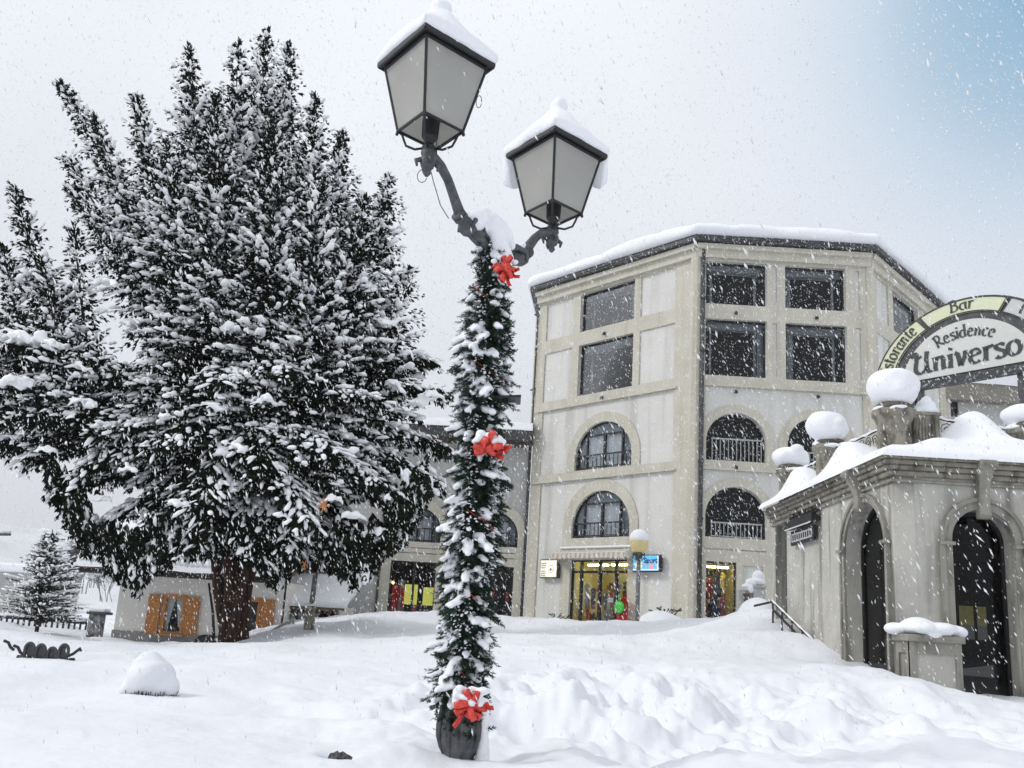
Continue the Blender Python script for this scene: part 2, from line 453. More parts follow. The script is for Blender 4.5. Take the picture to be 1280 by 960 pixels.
def ground_z(x, y):
    b = float(ground_base(np.array([x]), np.array([y]))[0])
    r = sqrt(x * x + y * y)
    a = min(1.0, max(0.25, (r - 2) / 8))
    n1 = mnoise.fractal(Vector((x * 0.45, y * 0.45, 3.1)), 1.0, 2.0, 3)
    n2 = mnoise.fractal(Vector((x * 1.6, y * 1.6, 7.7)), 0.9, 2.1, 4)
    # ploughed heap in the middle: lumpier, with small pits
    heap = math.exp(-(((x - 1.2) / 2.4) ** 2 + ((y - 9.5) / 3.2) ** 2))
    heap2 = math.exp(-(((x - 5.5) / 3.0) ** 2 + ((y - 10.5) / 3.0) ** 2))
    n3 = mnoise.turbulence(Vector((x * 1.5, y * 1.1, 1.7)), 4, False)
    rb = math.exp(-(((x + 4) / 5.0) ** 2 + ((y - 7) / 5.0) ** 2))
    sm = 1 - 0.75 * rb
    b += a * (0.075 * n1 * sm + 0.028 * n2 * sm) + heap * 0.30 * (n3 - 0.35) + heap2 * 0.16 * (n3 - 0.4)
    return b
def make_ground():
    angs = []
    a = -180.0
    while a < 180.0:
        angs.append(a)
        a += 0.17 if -42 < a < 42 else 1.5
    angs = np.radians(np.array(angs))       # measured from +Y
    rads = np.concatenate([[0.3, 1.0, 1.7], np.geomspace(2.2, 60, 300), np.geomspace(64, 330, 14)])
    A, Rr = np.meshgrid(angs, rads)
    X = Rr * np.sin(A); Y = Rr * np.cos(A)
    Z = ground_base(X, Y)
    Zf = Z.ravel(); Xf = X.ravel(); Yf = Y.ravel()
    for i in range(len(Xf)):
        r = sqrt(Xf[i] ** 2 + Yf[i] ** 2)
        if r < 62 and Yf[i] > -8:
            x, y = Xf[i], Yf[i]; a = min(1.0, max(0.25, (r - 2) / 8))
            rb = math.exp(-(((x + 4) / 5.0) ** 2 + ((y - 7) / 5.0) ** 2)); sm = 1 - 0.30 * rb
            b = a * sm * (0.125 * mnoise.fractal(Vector((x * 0.45, y * 0.45, 3.1)), 1.0, 2.0, 3) + 0.032 * mnoise.fractal(Vector((x * 1.6, y * 1.6, 7.7)), 0.9, 2.1, 4))
            if r < 22:
                rgt = min(1.0, max(0.0, (x + 0.6) / 1.2))      # trampled, crusty snow right of the lamp
                rd = abs(mnoise.noise(Vector((x * 2.3, y * 1.9, 2.2)))); rd2 = abs(mnoise.noise(Vector((x * 5.1, y * 4.3, 8.2))))
                b += (rgt * .040 + .006) * (.35 - rd) + (rgt * .010 + .002) * (.3 - rd2)
            if r > 24: b += .09 * mnoise.fractal(Vector((x * .8, y * .35, 5.5)), 1, 2, 3)
            hp = math.exp(-(((x - 1.2) / 2.4) ** 2 + ((y - 9.5) / 3.2) ** 2)); hp2 = math.exp(-(((x - 5.5) / 3.0) ** 2 + ((y - 10.5) / 3.0) ** 2))
            if hp > 0.02 or hp2 > 0.02:
                n3 = mnoise.turbulence(Vector((x * 1.5, y * 1.1, 1.7)), 4, False)
                b += hp * 0.40 * (n3 - 0.30) + hp2 * 0.26 * (n3 - 0.4)
            for (hx, hy, hr, hd) in PITS:
                d2 = ((x - hx) ** 2 + ((y - hy) * 0.8) ** 2) / (hr * hr)
                if d2 < 6: b -= hd * math.exp(-d2)
            Zf[i] += b
        else:
            Zf[i] += 0.6 * mnoise.fractal(Vector((Xf[i] * 0.03, Yf[i] * 0.03, 0)), 1.0, 2.0, 3)
    na, nr = len(angs), len(rads)
    idx = np.arange(na * nr).reshape(nr, na)
    i0 = idx[:-1]; i1 = idx[1:]
    F = np.stack([i0, np.roll(i0, -1, 1), np.roll(i1, -1, 1), i1], -1).reshape(-1, 4)[:, ::-1]
    me = np_mesh('snow_ground', np.stack([Xf, Yf, Zf], 1), F)
    o = link('snow_ground', me, None, M['snow'], True)
    return tag(o, 'deep untrodden snow covering the square', None, None, 'structure')
PITS = []
for (x, y, D, r, d) in [(425, 945, 5.9, 0.11, 0.16), (697, 838, 10.5, .25, .16), (672, 862, 9.3, .22, .15), (735, 822, 11.5, .3, .18), (760, 850, 10, .3, .12), (655, 828, 11, .3, .12), (830, 862, 9.8, .3, .10),
                        (1165, 930, 7.5, .25, .10), (690, 800, 14, .5, .15), (870, 905, 8, .3, .1), (340, 868, 9.5, .4, .08), (770, 905, 7.5, .3, .10), (930, 880, 9.5, .35, .10), (350, 872, 8.6, .5, .10), (420, 855, 9.8, .45, .10), (300, 905, 7.2, .4, .07), (400, 905, 7.0, .3, .08), (470, 890, 8, .35, .08), (120, 850, 10.5, .6, .08), (60, 880, 8.5, .6, .07), (240, 820, 15, .8, .10), (480, 815, 17, .9, .12), (1010, 870, 11, .4, .10), (1080, 905, 8.6, .35, .10), (1000, 925, 7.3, .3, .08), (880, 935, 6.8, .3, .08), (1180, 905, 9.5, .4, .10)]:
    q = px(x, y, D); PITS.append((q.x, q.y, r, d))
ground = make_ground()

def hill():
    xs = np.linspace(-320, 120, 90); ys = np.linspace(0, 1, 24)
    V = []
    for t in ys:
        for x in xs:
            h = 26 * math.exp(-((x + 190) / 120) ** 2) + 5 * mnoise.fractal(Vector((x * 0.02, t * 2, 5)), 1.0, 2.0, 4)
            V.append((x, 170 + t * 130, -4 + max(0, h) * sin(pi / 2 * min(1, t * 1.6)) * 1.2))
    n = len(xs); idx = np.arange(len(V)).reshape(len(ys), n)
    F = np.stack([idx[:-1, :-1], idx[:-1, 1:], idx[1:, 1:], idx[1:, :-1]], -1).reshape(-1, 4)
    mh = mat('hazed_snowy_hill', (0.62, 0.64, 0.66), 0.95, color2=(0.78, 0.80, 0.82), noise_amt=0.2, noise_scale=0.06)  # distance haze put into the colour as paler tones
    o = link('hills', np_mesh('hills', np.array(V), F), None, mh, True)
    tag(o, 'pale snowy hillside with the far haze put into its colour', None, None, 'structure')
hill()

# ================================================================== MAIN BUILDING
GZ = 1.6     # walls go down into the snow
K = Vector((7.5275, 34.0, 0))
A45 = radians(-45)
FL, FF = Frame(K, A45), Frame(K, 0.0)
LW, FWD = 9.12, 7.32
B = K + Vector((FWD, 0, 0))
FR = Frame(B, radians(45))
RW = 9.2
bld = thing('octagonal_building', 'tall many-sided pale building with beige stone trim, arched windows and thick snow on its roof', 'building', (K.x, K.y, GZ))

rows_up = [(15.87, 17.80), (12.70, 15.20)]
# openings (a0, a1) in the left face and the front face
left_arch = [(-6.45, -3.2, 9.12, 11.28), (-6.45, -3.2, 6.0, 8.10)]
Lh = [rect(-6.43, -3.30, *r) for r in rows_up] + [arch(a, b, z0, z1) for a, b, z0, z1 in left_arch] + [rect(-6.43, -3.22, 2.0, 5.02)]
Fh = [rect(0.36, 2.93, *r) for r in rows_up] + [rect(3.77, 6.31, *r) for r in rows_up]
front_arch = [(0.43, 2.92, 9.04, 11.12), (0.43, 2.92, 5.93, 8.02), (3.79, 6.28, 9.04, 11.12), (3.79, 6.28, 5.93, 8.02)]
Fh += [arch(*a) for a in front_arch] + [rect(0.48, 1.70, 2.62, 4.95), rect(3.9, 6.2, 2.3, 4.95)]
Rh = [rect(2.65, 5.75, *r) for r in rows_up]
TOP = 18.45
wm = M['stucco']
plate('wall', FL, [rect(-LW, 0, GZ, TOP)] + Lh, 0, 0.35, wm, bld)
plate('wall', FF, [rect(0, FWD, GZ, TOP)] + Fh, 0, 0.35, wm, bld)
plate('wall', FR, [rect(0, RW, GZ, TOP)] + Rh, 0, 0.35, wm, bld)
# beige trim, standing proud of the stucco
t = 0.07
Lp = [rect(-8.66, -6.9, *r) for r in rows_up] + [rect(-2.92, -1.07, *r) for r in rows_up]
Lbig = [rect(-8.62, -1.05, 9.08, 12.22), rect(-8.50, -1.0, GZ + .2, 8.68)]
plate('stone_trim', FL, [rect(-LW - 0.02, -0.03, GZ, TOP)] + [rect(-6.46, -3.27, *r) for r in rows_up] + Lp + Lbig, t, t - 0.003, M['trim'], bld)
Fp = [rect(3.21, 3.38, r[0] + .1, r[1] - .05) for r in rows_up] + [rect(6.72, 6.93, r[0] + .1, r[1] - .05) for r in rows_up]
Fbig = [rect(0.38, 6.95, 9.08, 12.2), rect(0.38, 6.95, GZ + .2, 8.66)]
plate('stone_trim', FF, [rect(0.03, FWD - 0.03, GZ, TOP)] + [rect(0.33, 2.96, *r) for r in rows_up] + [rect(3.74, 6.34, *r) for r in rows_up] + Fp + Fbig, t, t - 0.003, M['trim'], bld)
Rp = [rect(0.75, 2.1, *r) for r in rows_up] + [rect(6.5, 8.4, *r) for r in rows_up]
plate('stone_trim', FR, [rect(0.03, RW, GZ, TOP)] + [rect(2.62, 5.78, *r) for r in rows_up] + Rp + [rect(0.7, 8.6, 9.08, 12.2), rect(0.7, 8.6, GZ + .2, 8.66)], t, t - 0.003, M['trim'], bld)
# rings around the arched windows
def ring(fr, a0, a1, z0, z1, w=0.42, foot=0.0):
    o_ = arch(a0 - w, a1 + w, z0 - foot, z1 + w, 28)
    return (fr, [o_, arch(a0, a1, z0, z1, 28)], t - 0.012, t - 0.02)
joined('arch_surround', [ring(FL, *left_arch[0], 0.45, 0.03)], M['trim'], bld)
# the lower surround runs down both sides of the shop front
joined('arch_surround', [(FL, [arch(-6.98, -2.75, GZ, 8.62, 28, spring=6.45), arch(-6.45, -3.2, 6.0, 8.10, 28), rect(-6.43, -3.22, 2.0, 5.02), rect(-6.4, -3.25, 5.50, 5.58)], t - 0.012, t - 0.02)], M['trim'], bld)
for i, a in enumerate(front_arch):
    if i in (0, 2):
        joined('arch_surround', [ring(FF, *a, 0.36, 0.03)], M['trim'], bld)
    else:
        holes = [arch(*a, 28), rect(a[0] + .02, a[1] - .02, 5.42, 5.47)]
        if i == 1: holes += [rect(0.48, 1.70, 2.62, 4.95), rect(1.95, 2.75, 2.6, 4.85)]
        else: holes += [rect(3.9, 6.2, 2.3, 4.95)]
        joined('arch_surround', [(FF, [arch(a[0] - .30, a[1] + .34, GZ, a[3] + .36, 28, spring=6.75)] + holes, t - 0.012, t - 0.02)], M['trim'], bld)
# small ledges with a shadow line
for fr, a0, a1 in ((FL, -LW, -0.9), (FF, 0.3, FWD - .1), (FR, 0.1, RW)):
    for z in (12.27, 8.72):
        mb = MB(); mb.box(fr.w((a0 + a1) / 2, z, t + 0.03), (a1 - a0, 0.10, 0.09), fr.ax)
        mb.build('ledge', M['trim'], bld)
# corner block pilaster
for q_, r_ in ((K + Vector((-.06, .02, 0)), .24), (B + Vector((.06, .02, 0)), .22)):
    mb = MB(); mb.tube([q_ + _Z * GZ, q_ + _Z * TOP], r_, 8); mb.build('corner_pilaster', M['trim'], bld)
# moulded band below the eaves and dark gutter
for fr, a0, a1 in ((FL, -LW - .1, .08), (FF, -.08, FWD + .08), (FR, -.08, RW)):
    mb = MB()
    mb.box(fr.w((a0 + a1) / 2, 18.08, 0.12), (a1 - a0, 0.24, 0.34), fr.ax)
    mb.box(fr.w((a0 + a1) / 2, 18.36, 0.20), (a1 - a0, 0.40, 0.22), fr.ax)
    mb.build('eaves_moulding', M['trim'], bld)
    mb = MB(); mb.box(fr.w((a0 + a1) / 2, 18.62, 0.26), (a1 - a0 + .28, 0.62, 0.20), fr.ax)
    bevel(mb.build('gutter', M['gutter'], bld), 0.03)
# roof slab and snow
Aend = FL.w(-LW - .1, 0, 0); Cend = FR.w(RW, 0, 0)
poly = [Aend, K, B, Cend, Vector((21.5, 50, 0)), Vector((15, 56, 0)), Vector((6, 56, 0)), Vector((2.4, 50, 0))]
cen = sum(poly, Vector()) / len(poly)
def roof_mesh(poly, z, prof, sub=14, noise_=0.0, seed=0):
    per = []
    n = len(poly)
    for i in range(n):
        a, b = poly[i], poly[(i + 1) % n]
        for k in range(sub): per.append(a.lerp(b, k / sub))
    vs = []
    for off, dz in prof:
        for p in per:
            d = (p - cen); L = d.length
            q = cen + d * ((L + off) / L)
            nz = noise_ * mnoise.fractal(Vector((q.x * .5, q.y * .5, dz + seed)), 1, 2, 4) if dz > 0.12 else 0
            q = q + d.normalized() * nz * 0.5
            vs.append((q.x, q.y, z + dz + nz))
    m_ = len(per); fs = []
    for i in range(len(prof) - 1):
        for k in range(m_):
            fs.append((i * m_ + k, i * m_ + (k + 1) % m_, (i + 1) * m_ + (k + 1) % m_, (i + 1) * m_ + k))
    fs.append(tuple((len(prof) - 1) * m_ + k for k in range(m_))); fs.append(tuple(range(m_ - 1, -1, -1)))
    me = bpy.data.meshes.new('roof'); me.from_pydata(vs, [], fs); me.update(); return me
link('roof', roof_mesh(poly, 18.60, [(0.35, 0), (0.62, 0.02), (0.60, 0.17), (-1, 0.20)], 2), bld, M['gutter'])
rs = link('roof_snow', roof_mesh(poly, 18.775, [(0.50, 0), (0.72, 0.03), (0.80, 0.14), (0.80, 0.28), (0.72, 0.44), (0.55, 0.58), (0.30, 0.69), (-.1, 0.78), (-.8, 0.88), (-3, 1.05), (-6.5, 1.4)], 40, 0.13), bld, M['snowcap'], True)
# back walls (plain) so that the block is closed
mb = MB(); q = [Cend] + poly[4:] + [Aend]
for a, b in zip(q[:-1], q[1:]):
    mb.quad((a.x, a.y, GZ), (b.x, b.y, GZ), (b.x, b.y, TOP + .2), (a.x, a.y, TOP + .2))
mb.build('back_wall', M['stucco'], bld)
# stepped bays seen edge-on at the far left corner
mb = MB()
for z0, z1 in ((13.6, 17.4), (10.7, 13.45)):
    mb.box(FL.w(-LW - .30, (z0 + z1) / 2, -.55), (.34, .9, z1 - z0), FL.ax)
bevel(mb.build('bay', M['trim'], bld), .03)
mb = MB()
for z in (17.5, 13.52): mb.box(FL.w(-LW - .28, z, -.5), (.42, 1.0, .06), FL.ax)
mb.box(FL.w(-LW - .50, 14.4, -.6), (.05, .10, 7.4), FL.ax)
mb.build('bay_bracket', M['gutter'], bld)
# rainwater pipes
def pipe(parent, pts, r=0.07):
    mb = MB(); mb.tube(pts, r, 10)
    for k in range(1, 7):
        p = Vector(pts[0]).lerp(Vector(pts[-1]), k / 7); mb.tube([p - _Z * .05, p + _Z * .05], r * 1.35, 10)
    return mb.build('rainwater_pipe', M['gutter'], parent, True)
pc = K + Vector((0.20, -0.20, 0))
pipe(bld, [pc + _Z * (GZ + .3), pc + _Z * 18.4], 0.085)
pe = FL.w(-LW - .12, 0, .10)
pipe(bld, [pe + _Z * (GZ + .3), pe + _Z * 17.8], 0.05)
# little spot lamps under the sills
for fr, a, z in ((FL, -4.9, 15.52), (FL, -4.9, 12.42), (FF, 1.63, 15.52), (FF, 5.05, 15.52), (FF, 1.63, 12.05), (FF, 5.05, 12.05), (FF, 1.65, 8.85)):
    mb = MB(); c = fr.w(a, z, 0.16)
    mb.tube([fr.w(a, z + .04, 0.06), c], 0.03, 6); mb.lathe(c - _Z * .10, [(.03, .12), (.06, .09), (.085, 0), (.05, -.01)], 10)
    mb.build('spotlight', M['blackm'], bld)

# windows -----------------------------------------------------------------
def room(fr, a0, a1, z0, z1, depth, material, parent, name='room', o0=-0.36):
    """five inner faces of the space behind an opening"""
    mb = MB(); g = 0.25
    f = [fr.w(a0 - g, z0 - g, o0), fr.w(a1 + g, z0 - g, o0), fr.w(a1 + g, z1 + g, o0), fr.w(a0 - g, z1 + g, o0)]
    b = [fr.w(a0 - g, z0 - g, o0 - depth), fr.w(a1 + g, z0 - g, o0 - depth), fr.w(a1 + g, z1 + g, o0 - depth), fr.w(a0 - g, z1 + g, o0 - depth)]
    for i in range(4):
        j = (i + 1) % 4; mb.quad(f[i], f[j], b[j], b[i])
    mb.quad(*b)
    return mb.build(name, material, parent)

def big_window(fr, a0, a1, z0, z1, parent, curtain=None):
    """square upper window: deep reveal, dark frame, pane, room behind"""
    w = plate('window', fr, [rect(a0 - .02, a1 + .02, z0 - .02, z1 + .02), rect(a0 + .07, a1 - .07, z0 + .07, z1 - .07)], -0.10, 0.10, M['frame'], parent)
    mbf = MB()
    # inner shutters' box: pale inner jamb and header seen through the glass
    mbf.box(fr.w((a0 + a1) / 2, z1 - .28, -.55), (a1 - a0 - .3, .06, .12), fr.ax)
    for a in (a0 + .33, a1 - .33): mbf.box(fr.w(a, (z0 + z1) / 2, -.55), (.09, .06, z1 - z0 - .2), fr.ax)
    mbf.build('inner_frame', mat('dim_inner_frame', (.30, .305, .31), .8), w)
    rw = random.Random(int(a0 * 37 + z0 * 11) + 3)
    mbb = MB(); mbb.box(fr.w((a0 + a1) / 2, z1 - .13 - .08 * rw.random(), -.30), (a1 - a0 + .05, .03, .22 + .16 * rw.random()), fr.ax)
    mbb.build('blind', mat('grey_blind', (.22, .23, .24), .9), w)
    if rw.random() < .7:
        sw = rw.uniform(.22, .42); e_ = (a1 - sw / 2) if rw.random() < .5 else (a0 + sw / 2)
        mbb = MB(); nn = 10; vs = []
        for k in range(nn + 1):
            a = e_ - sw / 2 + sw * k / nn; o = -.34 + .03 * sin(k * 2.2)
            vs += [fr.w(a, z0, o), fr.w(a, z1, o)]
        mbb.add(vs, [(2 * k, 2 * k + 2, 2 * k + 3, 2 * k + 1) for k in range(nn)]); mbb.build('curtain', mat('dim_curtain', (.20, .21, .22), .9), w, True)
    plate('pane', fr, [rect(a0 + .05, a1 - .05, z0 + .05, z1 - .05)], -0.15, 0.012, M['pane'], w)
    room(fr, a0, a1, z0, z1, 2.2, M['room'], w)
    return w
for r in rows_up:
    big_window(FL, -6.43, -3.30, *r, bld); big_window(FF, 0.36, 2.93, *r, bld); big_window(FF, 3.77, 6.31, *r, bld); big_window(FR, 2.65, 5.75, *r, bld)

def railing(fr, a0, a1, z0, z1, o, step, material, parent, r=0.02, top_r=.028):
    mb = MB(); n = max(2, round((a1 - a0) / step))
    for k in range(n + 1):
        a = a0 + (a1 - a0) * k / n; mb.tube([fr.w(a, z0, o), fr.w(a, z1, o)], r, 5)
    mb.box(fr.w((a0 + a1) / 2, z1, o), (a1 - a0 + .06, .05, top_r * 2), fr.ax)
    mb.box(fr.w((a0 + a1) / 2, z0 + .04, o), (a1 - a0 + .06, .04, .04), fr.ax)
    return mb.build('railing', material, parent)

def arch_window(fr, a0, a1, z0, z1, parent, style):
    c = (a0 + a1) / 2; w = a1 - a0; zt = z0 + (z1 - z0) * 0.74
    if style == 'curtained':
        holes = []
        m1, m2, fw = a0 + w * .19, a1 - w * .19, 0.07
        head = arch(a0 + .06, a1 - .06, z0 + .06, z1 - .06, 24)
        def clip(al, ar, zl, zh):   # part of the head shape between al..ar, above zl
            pts = []
            r = (w / 2 - .06); sp = z1 - w / 2; n = 10
            for k in range(n + 1):
                a = al + (ar - al) * k / n; u = min(1, abs(a - c) / r)
                z = sp + (z1 - .06 - sp) * sqrt(max(0, 1 - u * u))
                pts.append((a, max(zl + .01, min(zh, z))))
            return [(ar, zl), (al, zl)] + pts
        holes = [clip(a0 + .12, m1 - fw / 2, z0 + .06, 99), clip(m2 + fw / 2, a1 - .12, z0 + .06, 99),
                 rect(m1 + fw / 2, c - .06, z0 + .06, zt - fw / 2), rect(c + .06, m2 - fw / 2, z0 + .06, zt - fw / 2),
                 clip(m1 + .05, m2 - .05, zt + fw / 2, 99)]
        win = plate('window', fr, [arch(a0 - .02, a1 + .02, z0 - .02, z1 + .02, 24)] + holes, -0.08, 0.10, M['frame'], parent)
        for al, ar in ((m1, c - .05), (c + .05, m2)):
            mb = MB(); n = 24; vs = []
            for k in range(n + 1):
                a = al + (ar - al) * k / n; o = -.22 + .02 * sin(k * 1.9 + al)
                vs += [fr.w(a, z0, o), fr.w(a, zt, o)]
            mb.add(vs, [(2 * k, 2 * k + 2, 2 * k + 3, 2 * k + 1) for k in range(n)])
            mb.build('curtain', M['curtain'], win, True)
        mb = MB(); mb.quad(fr.w(a0, z0, -.30), fr.w(a1, z0, -.30), fr.w(a1, z1, -.30), fr.w(a0, z1, -.30)); mb.build('lining', M['bluegrey'], win)
        plate('pane', fr, [arch(a0 + .04, a1 - .04, z0 + .04, z1 - .04, 24)], -0.13, 0.012, M['pane'], win)
        railing(fr, a0 + .08, a1 - .08, z0 + .06, z0 + .66, -0.02, .24, M['frame'], win, .017)
    else:
        win = plate('window', fr, [arch(a0 - .02, a1 + .02, z0 - .02, z1 + .02, 24), arch(a0 + .06, a1 - .06, z0 + .06, z1 - .06, 24)], -0.22, 0.08, M['frame'], parent)
        plate('pane', fr, [arch(a0 + .04, a1 - .04, z0 + .04, z1 - .04, 24)], -0.26, 0.012, M['pane'], win)
        railing(fr, a0 + .30, a1 - .16, z0 + .03, z0 + (1.0 if style == 'tall' else .62), -0.16, .165, M['railw'], win, .021)
    room(fr, a0, a1, z0, z1, 2.0, M['room'], win)
    return win
for a in left_arch: arch_window(FL, *a, bld, 'curtained')
arch_window(FF, *front_arch[0], bld, 'tall'); arch_window(FF, *front_arch[1], bld, 'low')
arch_window(FF, *front_arch[2], bld, 'low'); arch_window(FF, *front_arch[3], bld, 'low')

# ---------------------------------------------------------------- shop front in the left face
cream = mat('shop_wall', (.75, .66, .34), .9)
tube_m = mat('lit_tube', (1, .9, .6), .5, emit=(1.0, .92, .45), emit_str=15.0)
glow_m = mat('lit_yellow_panel', (.8, .7, .3), .6, emit=(1.0, .86, .36), emit_str=0.75)
def cloth(i):
    cs = [(.02, .02, .025), (.5, .04, .03), (.10, .12, .16), (.30, .31, .33), (.55, .45, .12), (.05, .12, .10), (.45, .12, .16), (.6, .6, .58), (.03, .05, .12), (.2, .1, .05)]
    return mat('goods_%d' % (i % 10), cs[i % 10], .9)
def shop_front(fr, a0, a1, z0, z1, parent, leaves, seed, lit=True, transom=True, goods=12, tubes=True, depth=2.6):
    rnd = random.Random(seed)
    holes = []; n = len(leaves) - 1; zt = z1 - .52
    for k in range(n):
        al, ar = a0 + (a1 - a0) * leaves[k] + .05, a0 + (a1 - a0) * leaves[k + 1] - .05
        holes.append(rect(al, ar, z0 + .08, zt - .05 if transom else z1 - .08))
        if transom: holes.append(rect(al, ar, zt + .05, z1 - .07))
    sf = plate('shop_front', fr, [rect(a0 - .02, a1 + .02, z0, z1 + .02)] + holes, -0.06, 0.14, M['frame'], parent)
    plate('pane', fr, [rect(a0, a1, z0 + .02, z1 - .02)], -0.12, 0.012, M['pane'], sf)
    room(fr, a0, a1, z0 - .2, z1, depth, cream if lit else mat('brown_room', (.07, .045, .035), .9), sf, 'shop_room')
    if tubes:
        mb = MB()
        for k in range(2):
            c = a0 + (a1 - a0) * (.30 + .42 * k)
            mb.box(fr.w(c, z1 - .16, -.75), ((a1 - a0) * .34, .16, .07), fr.ax)
        mb.build('fluorescent_tube', tube_m, sf)
    if lit:      # shelves with folded goods and boxes at the back
        for zz in (z0 + .9, z0 + 1.4, z0 + 1.9):
            mb = MB(); mb.box(fr.w((a0 + a1) / 2, zz, -.36 - depth + .25), (a1 - a0 - .1, .35, .04), fr.ax); mb.build('shelf', mat('shelf_wood', (.35, .25, .12), .7), sf)
            a = a0 + .1
            while a < a1 - .2:
                w_ = rnd.uniform(.10, .26); h_ = rnd.uniform(.10, .34); mb = MB(); mb.box(fr.w(a + w_ / 2, zz + .02 + h_ / 2, -.36 - depth + .32), (w_ * .9, .25, h_), fr.ax)
                bevel(mb.build('box', cloth(rnd.randrange(10)), sf), .01); a += w_ + rnd.uniform(.0, .12)
    for k in range(goods):
        a = rnd.uniform(a0 + .15, a1 - .15); o = -rnd.uniform(.45, 1.5); h = rnd.uniform(.45, .95); zb = z0 + rnd.choice([.05, .1, .9, 1.1])
        w_ = rnd.uniform(.12, .22); mb = MB(); nn = 10
        prof = [(.5, 0), (.62, .05), (.60, .5), (.50, .75), (.95, .86), (.30, .97), (.12, 1.0)]
        vs = []
        for (r_, t_) in prof:
            for q in range(nn):
                an = 2 * pi * q / nn
                vs.append(fr.w(a + w_ * r_ * cos(an) * (1 + .12 * sin(3 * an + t_ * 9)), zb + h * t_, o + w_ * .45 * r_ * sin(an)))
        fs = [(i * nn + q, i * nn + (q + 1) % nn, (i + 1) * nn + (q + 1) % nn, (i + 1) * nn + q) for i in range(len(prof) - 1) for q in range(nn)]
        mb.add(vs, fs + [tuple(range(nn))]); mb.build('hanging_coat', cloth(rnd.randrange(10)), sf, True)
    return sf
sf = shop_front(FL, -6.43, -3.22, 2.0, 5.02, bld, [0, .17, .50, .78, 1.0], 3, goods=46)
mb = MB(); mb.box(FL.w(-5.15, 3.72, -.5), (.30, .03, .16), FL.ax); mb.build('red_notice', mat('notice_red', (.6, .05, .03), .6), sf)
mb = MB(); mb.box(FL.w(-4.35, 3.30, -.3), (.28, .02, .20), FL.ax); mb.build('white_notice', mat('notice_white', (.8, .8, .78), .6), sf)
sf2 = shop_front(FF, 0.48, 1.70, 2.62, 4.95, bld, [0, 1], 8, transom=False, goods=22)
sf3 = shop_front(FF, 3.9, 6.2, 2.3, 4.95, bld, [0, .5, 1], 9, lit=False, goods=4, tubes=False)

# striped awning with scalloped edge
aw = thing('awning', 'small cream striped awning with a scalloped edge over the lit shop entrance', 'awning', tuple(FL.w(-4.85, 5.05, .3)))
cv = mat('awning_canvas', (.62, .58, .50), .85, color2=(.42, .37, .30), noise_amt=.05, noise_scale=1, stretch=(1, 1, 0.01))
# stripes from the position along the wall
_n, _l = cv.node_tree.nodes, cv.node_tree.links
g_ = _n.new('ShaderNodeNewGeometry'); dt = _n.new('ShaderNodeVectorMath'); dt.operation = 'DOT_PRODUCT'; dt.inputs[1].default_value = FL.d
_l.new(g_.outputs['Position'], dt.inputs[0]); sn = _n.new('ShaderNodeMath'); sn.operation = 'SINE'; m_ = _n.new('ShaderNodeMath'); m_.operation = 'MULTIPLY'; m_.inputs[1].default_value = 24
_l.new(dt.outputs['Value'], m_.inputs[0]); _l.new(m_.outputs[0], sn.inputs[0]); gt = _n.new('ShaderNodeMath'); gt.operation = 'GREATER_THAN'; gt.inputs[1].default_value = .1; _l.new(sn.outputs[0], gt.inputs[0])
mxx = [x for x in _n if x.bl_idname == 'ShaderNodeMix'][0]; _l.new(gt.outputs[0], mxx.inputs[0])
mb = MB(); N = 78; a0, a1 = -6.95, -2.85
top = [FL.w(a0 + (a1 - a0) * k / N, 5.47, .10) for k in range(N + 1)]
mid = [FL.w(a0 + (a1 - a0) * k / N, 5.28, .72) for k in range(N + 1)]
low = [FL.w(a0 + (a1 - a0) * k / N, 5.06 - .07 * abs(sin(pi * k / 6)), .74) for k in range(N + 1)]
mb.add(top + mid + low, [(k, k + 1, N + 2 + k, N + 1 + k) for k in range(N)] + [(N + 1 + k, N + 2 + k, 2 * N + 3 + k, 2 * N + 2 + k) for k in range(N)])
oo = mb.build('canvas', cv, aw)
md = oo.modifiers.new('s', 'SOLIDIFY'); md.thickness = .012
mb = MB(); mb.tube([FL.w(a0, 5.50, .10), FL.w(a1, 5.50, .10)], .05, 8); mb.tube([FL.w(a0, 5.27, .73), FL.w(a1, 5.27, .73)], .018, 6)
for a in (a0 + .08, a1 - .08): mb.tube([FL.w(a, 4.7, .05), FL.w(a, 5.22, .70)], .015, 6)
mb.build('awning_frame', mat('white_paint', (.75, .75, .74), .6), aw)
for s_ in (a0, a1):
    mb = MB(); mb.add([FL.w(s_, 5.47, .10), FL.w(s_, 5.28, .72), FL.w(s_, 5.05, .74), FL.w(s_, 4.98, .08)], [(0, 1, 2, 3)]); mb.build('side_flap', cv, aw)
mb = MB(); mb.box(FL.w((a0 + a1) / 2, 5.56, .16), (a1 - a0, .20, .10), FL.ax); o = bevel(mb.build('snow', M['snowcap'], aw, True), .04, 3)

# signs beside the shop
def text_mesh(body, size, depth=.01, offset=0.0, shear=0.0, space=1.0):
    cu = bpy.data.curves.new('t', 'FONT'); cu.body = body; cu.size = size; cu.extrude = depth; cu.offset = offset; cu.shear = shear
    cu.align_x = 'CENTER'; cu.align_y = 'CENTER'; cu.space_character = space
    tmp = bpy.data.objects.new('tmp', cu); me = bpy.data.meshes.new_from_object(tmp)
    bpy.data.objects.remove(tmp); bpy.data.curves.remove(cu); return me
def put_text(name, body, fr, a, z, o, size, material, parent, **k):
    me = text_mesh(body, size, **k)
    mtx = Matrix(((fr.d.x, 0, fr.n.x, 0), (fr.d.y, 0, fr.n.y, 0), (0, 1, 0, 0), (0, 0, 0, 1)))
    me.transform(Matrix.Translation(fr.w(a, z, o)) @ mtx)
    return link(name, me, parent, material)
s1 = thing('light_box_sign', 'small square lit sign with a pale ring, left of the shop entrance', 'sign', tuple(FL.w(-7.53, 4.62, .2)))
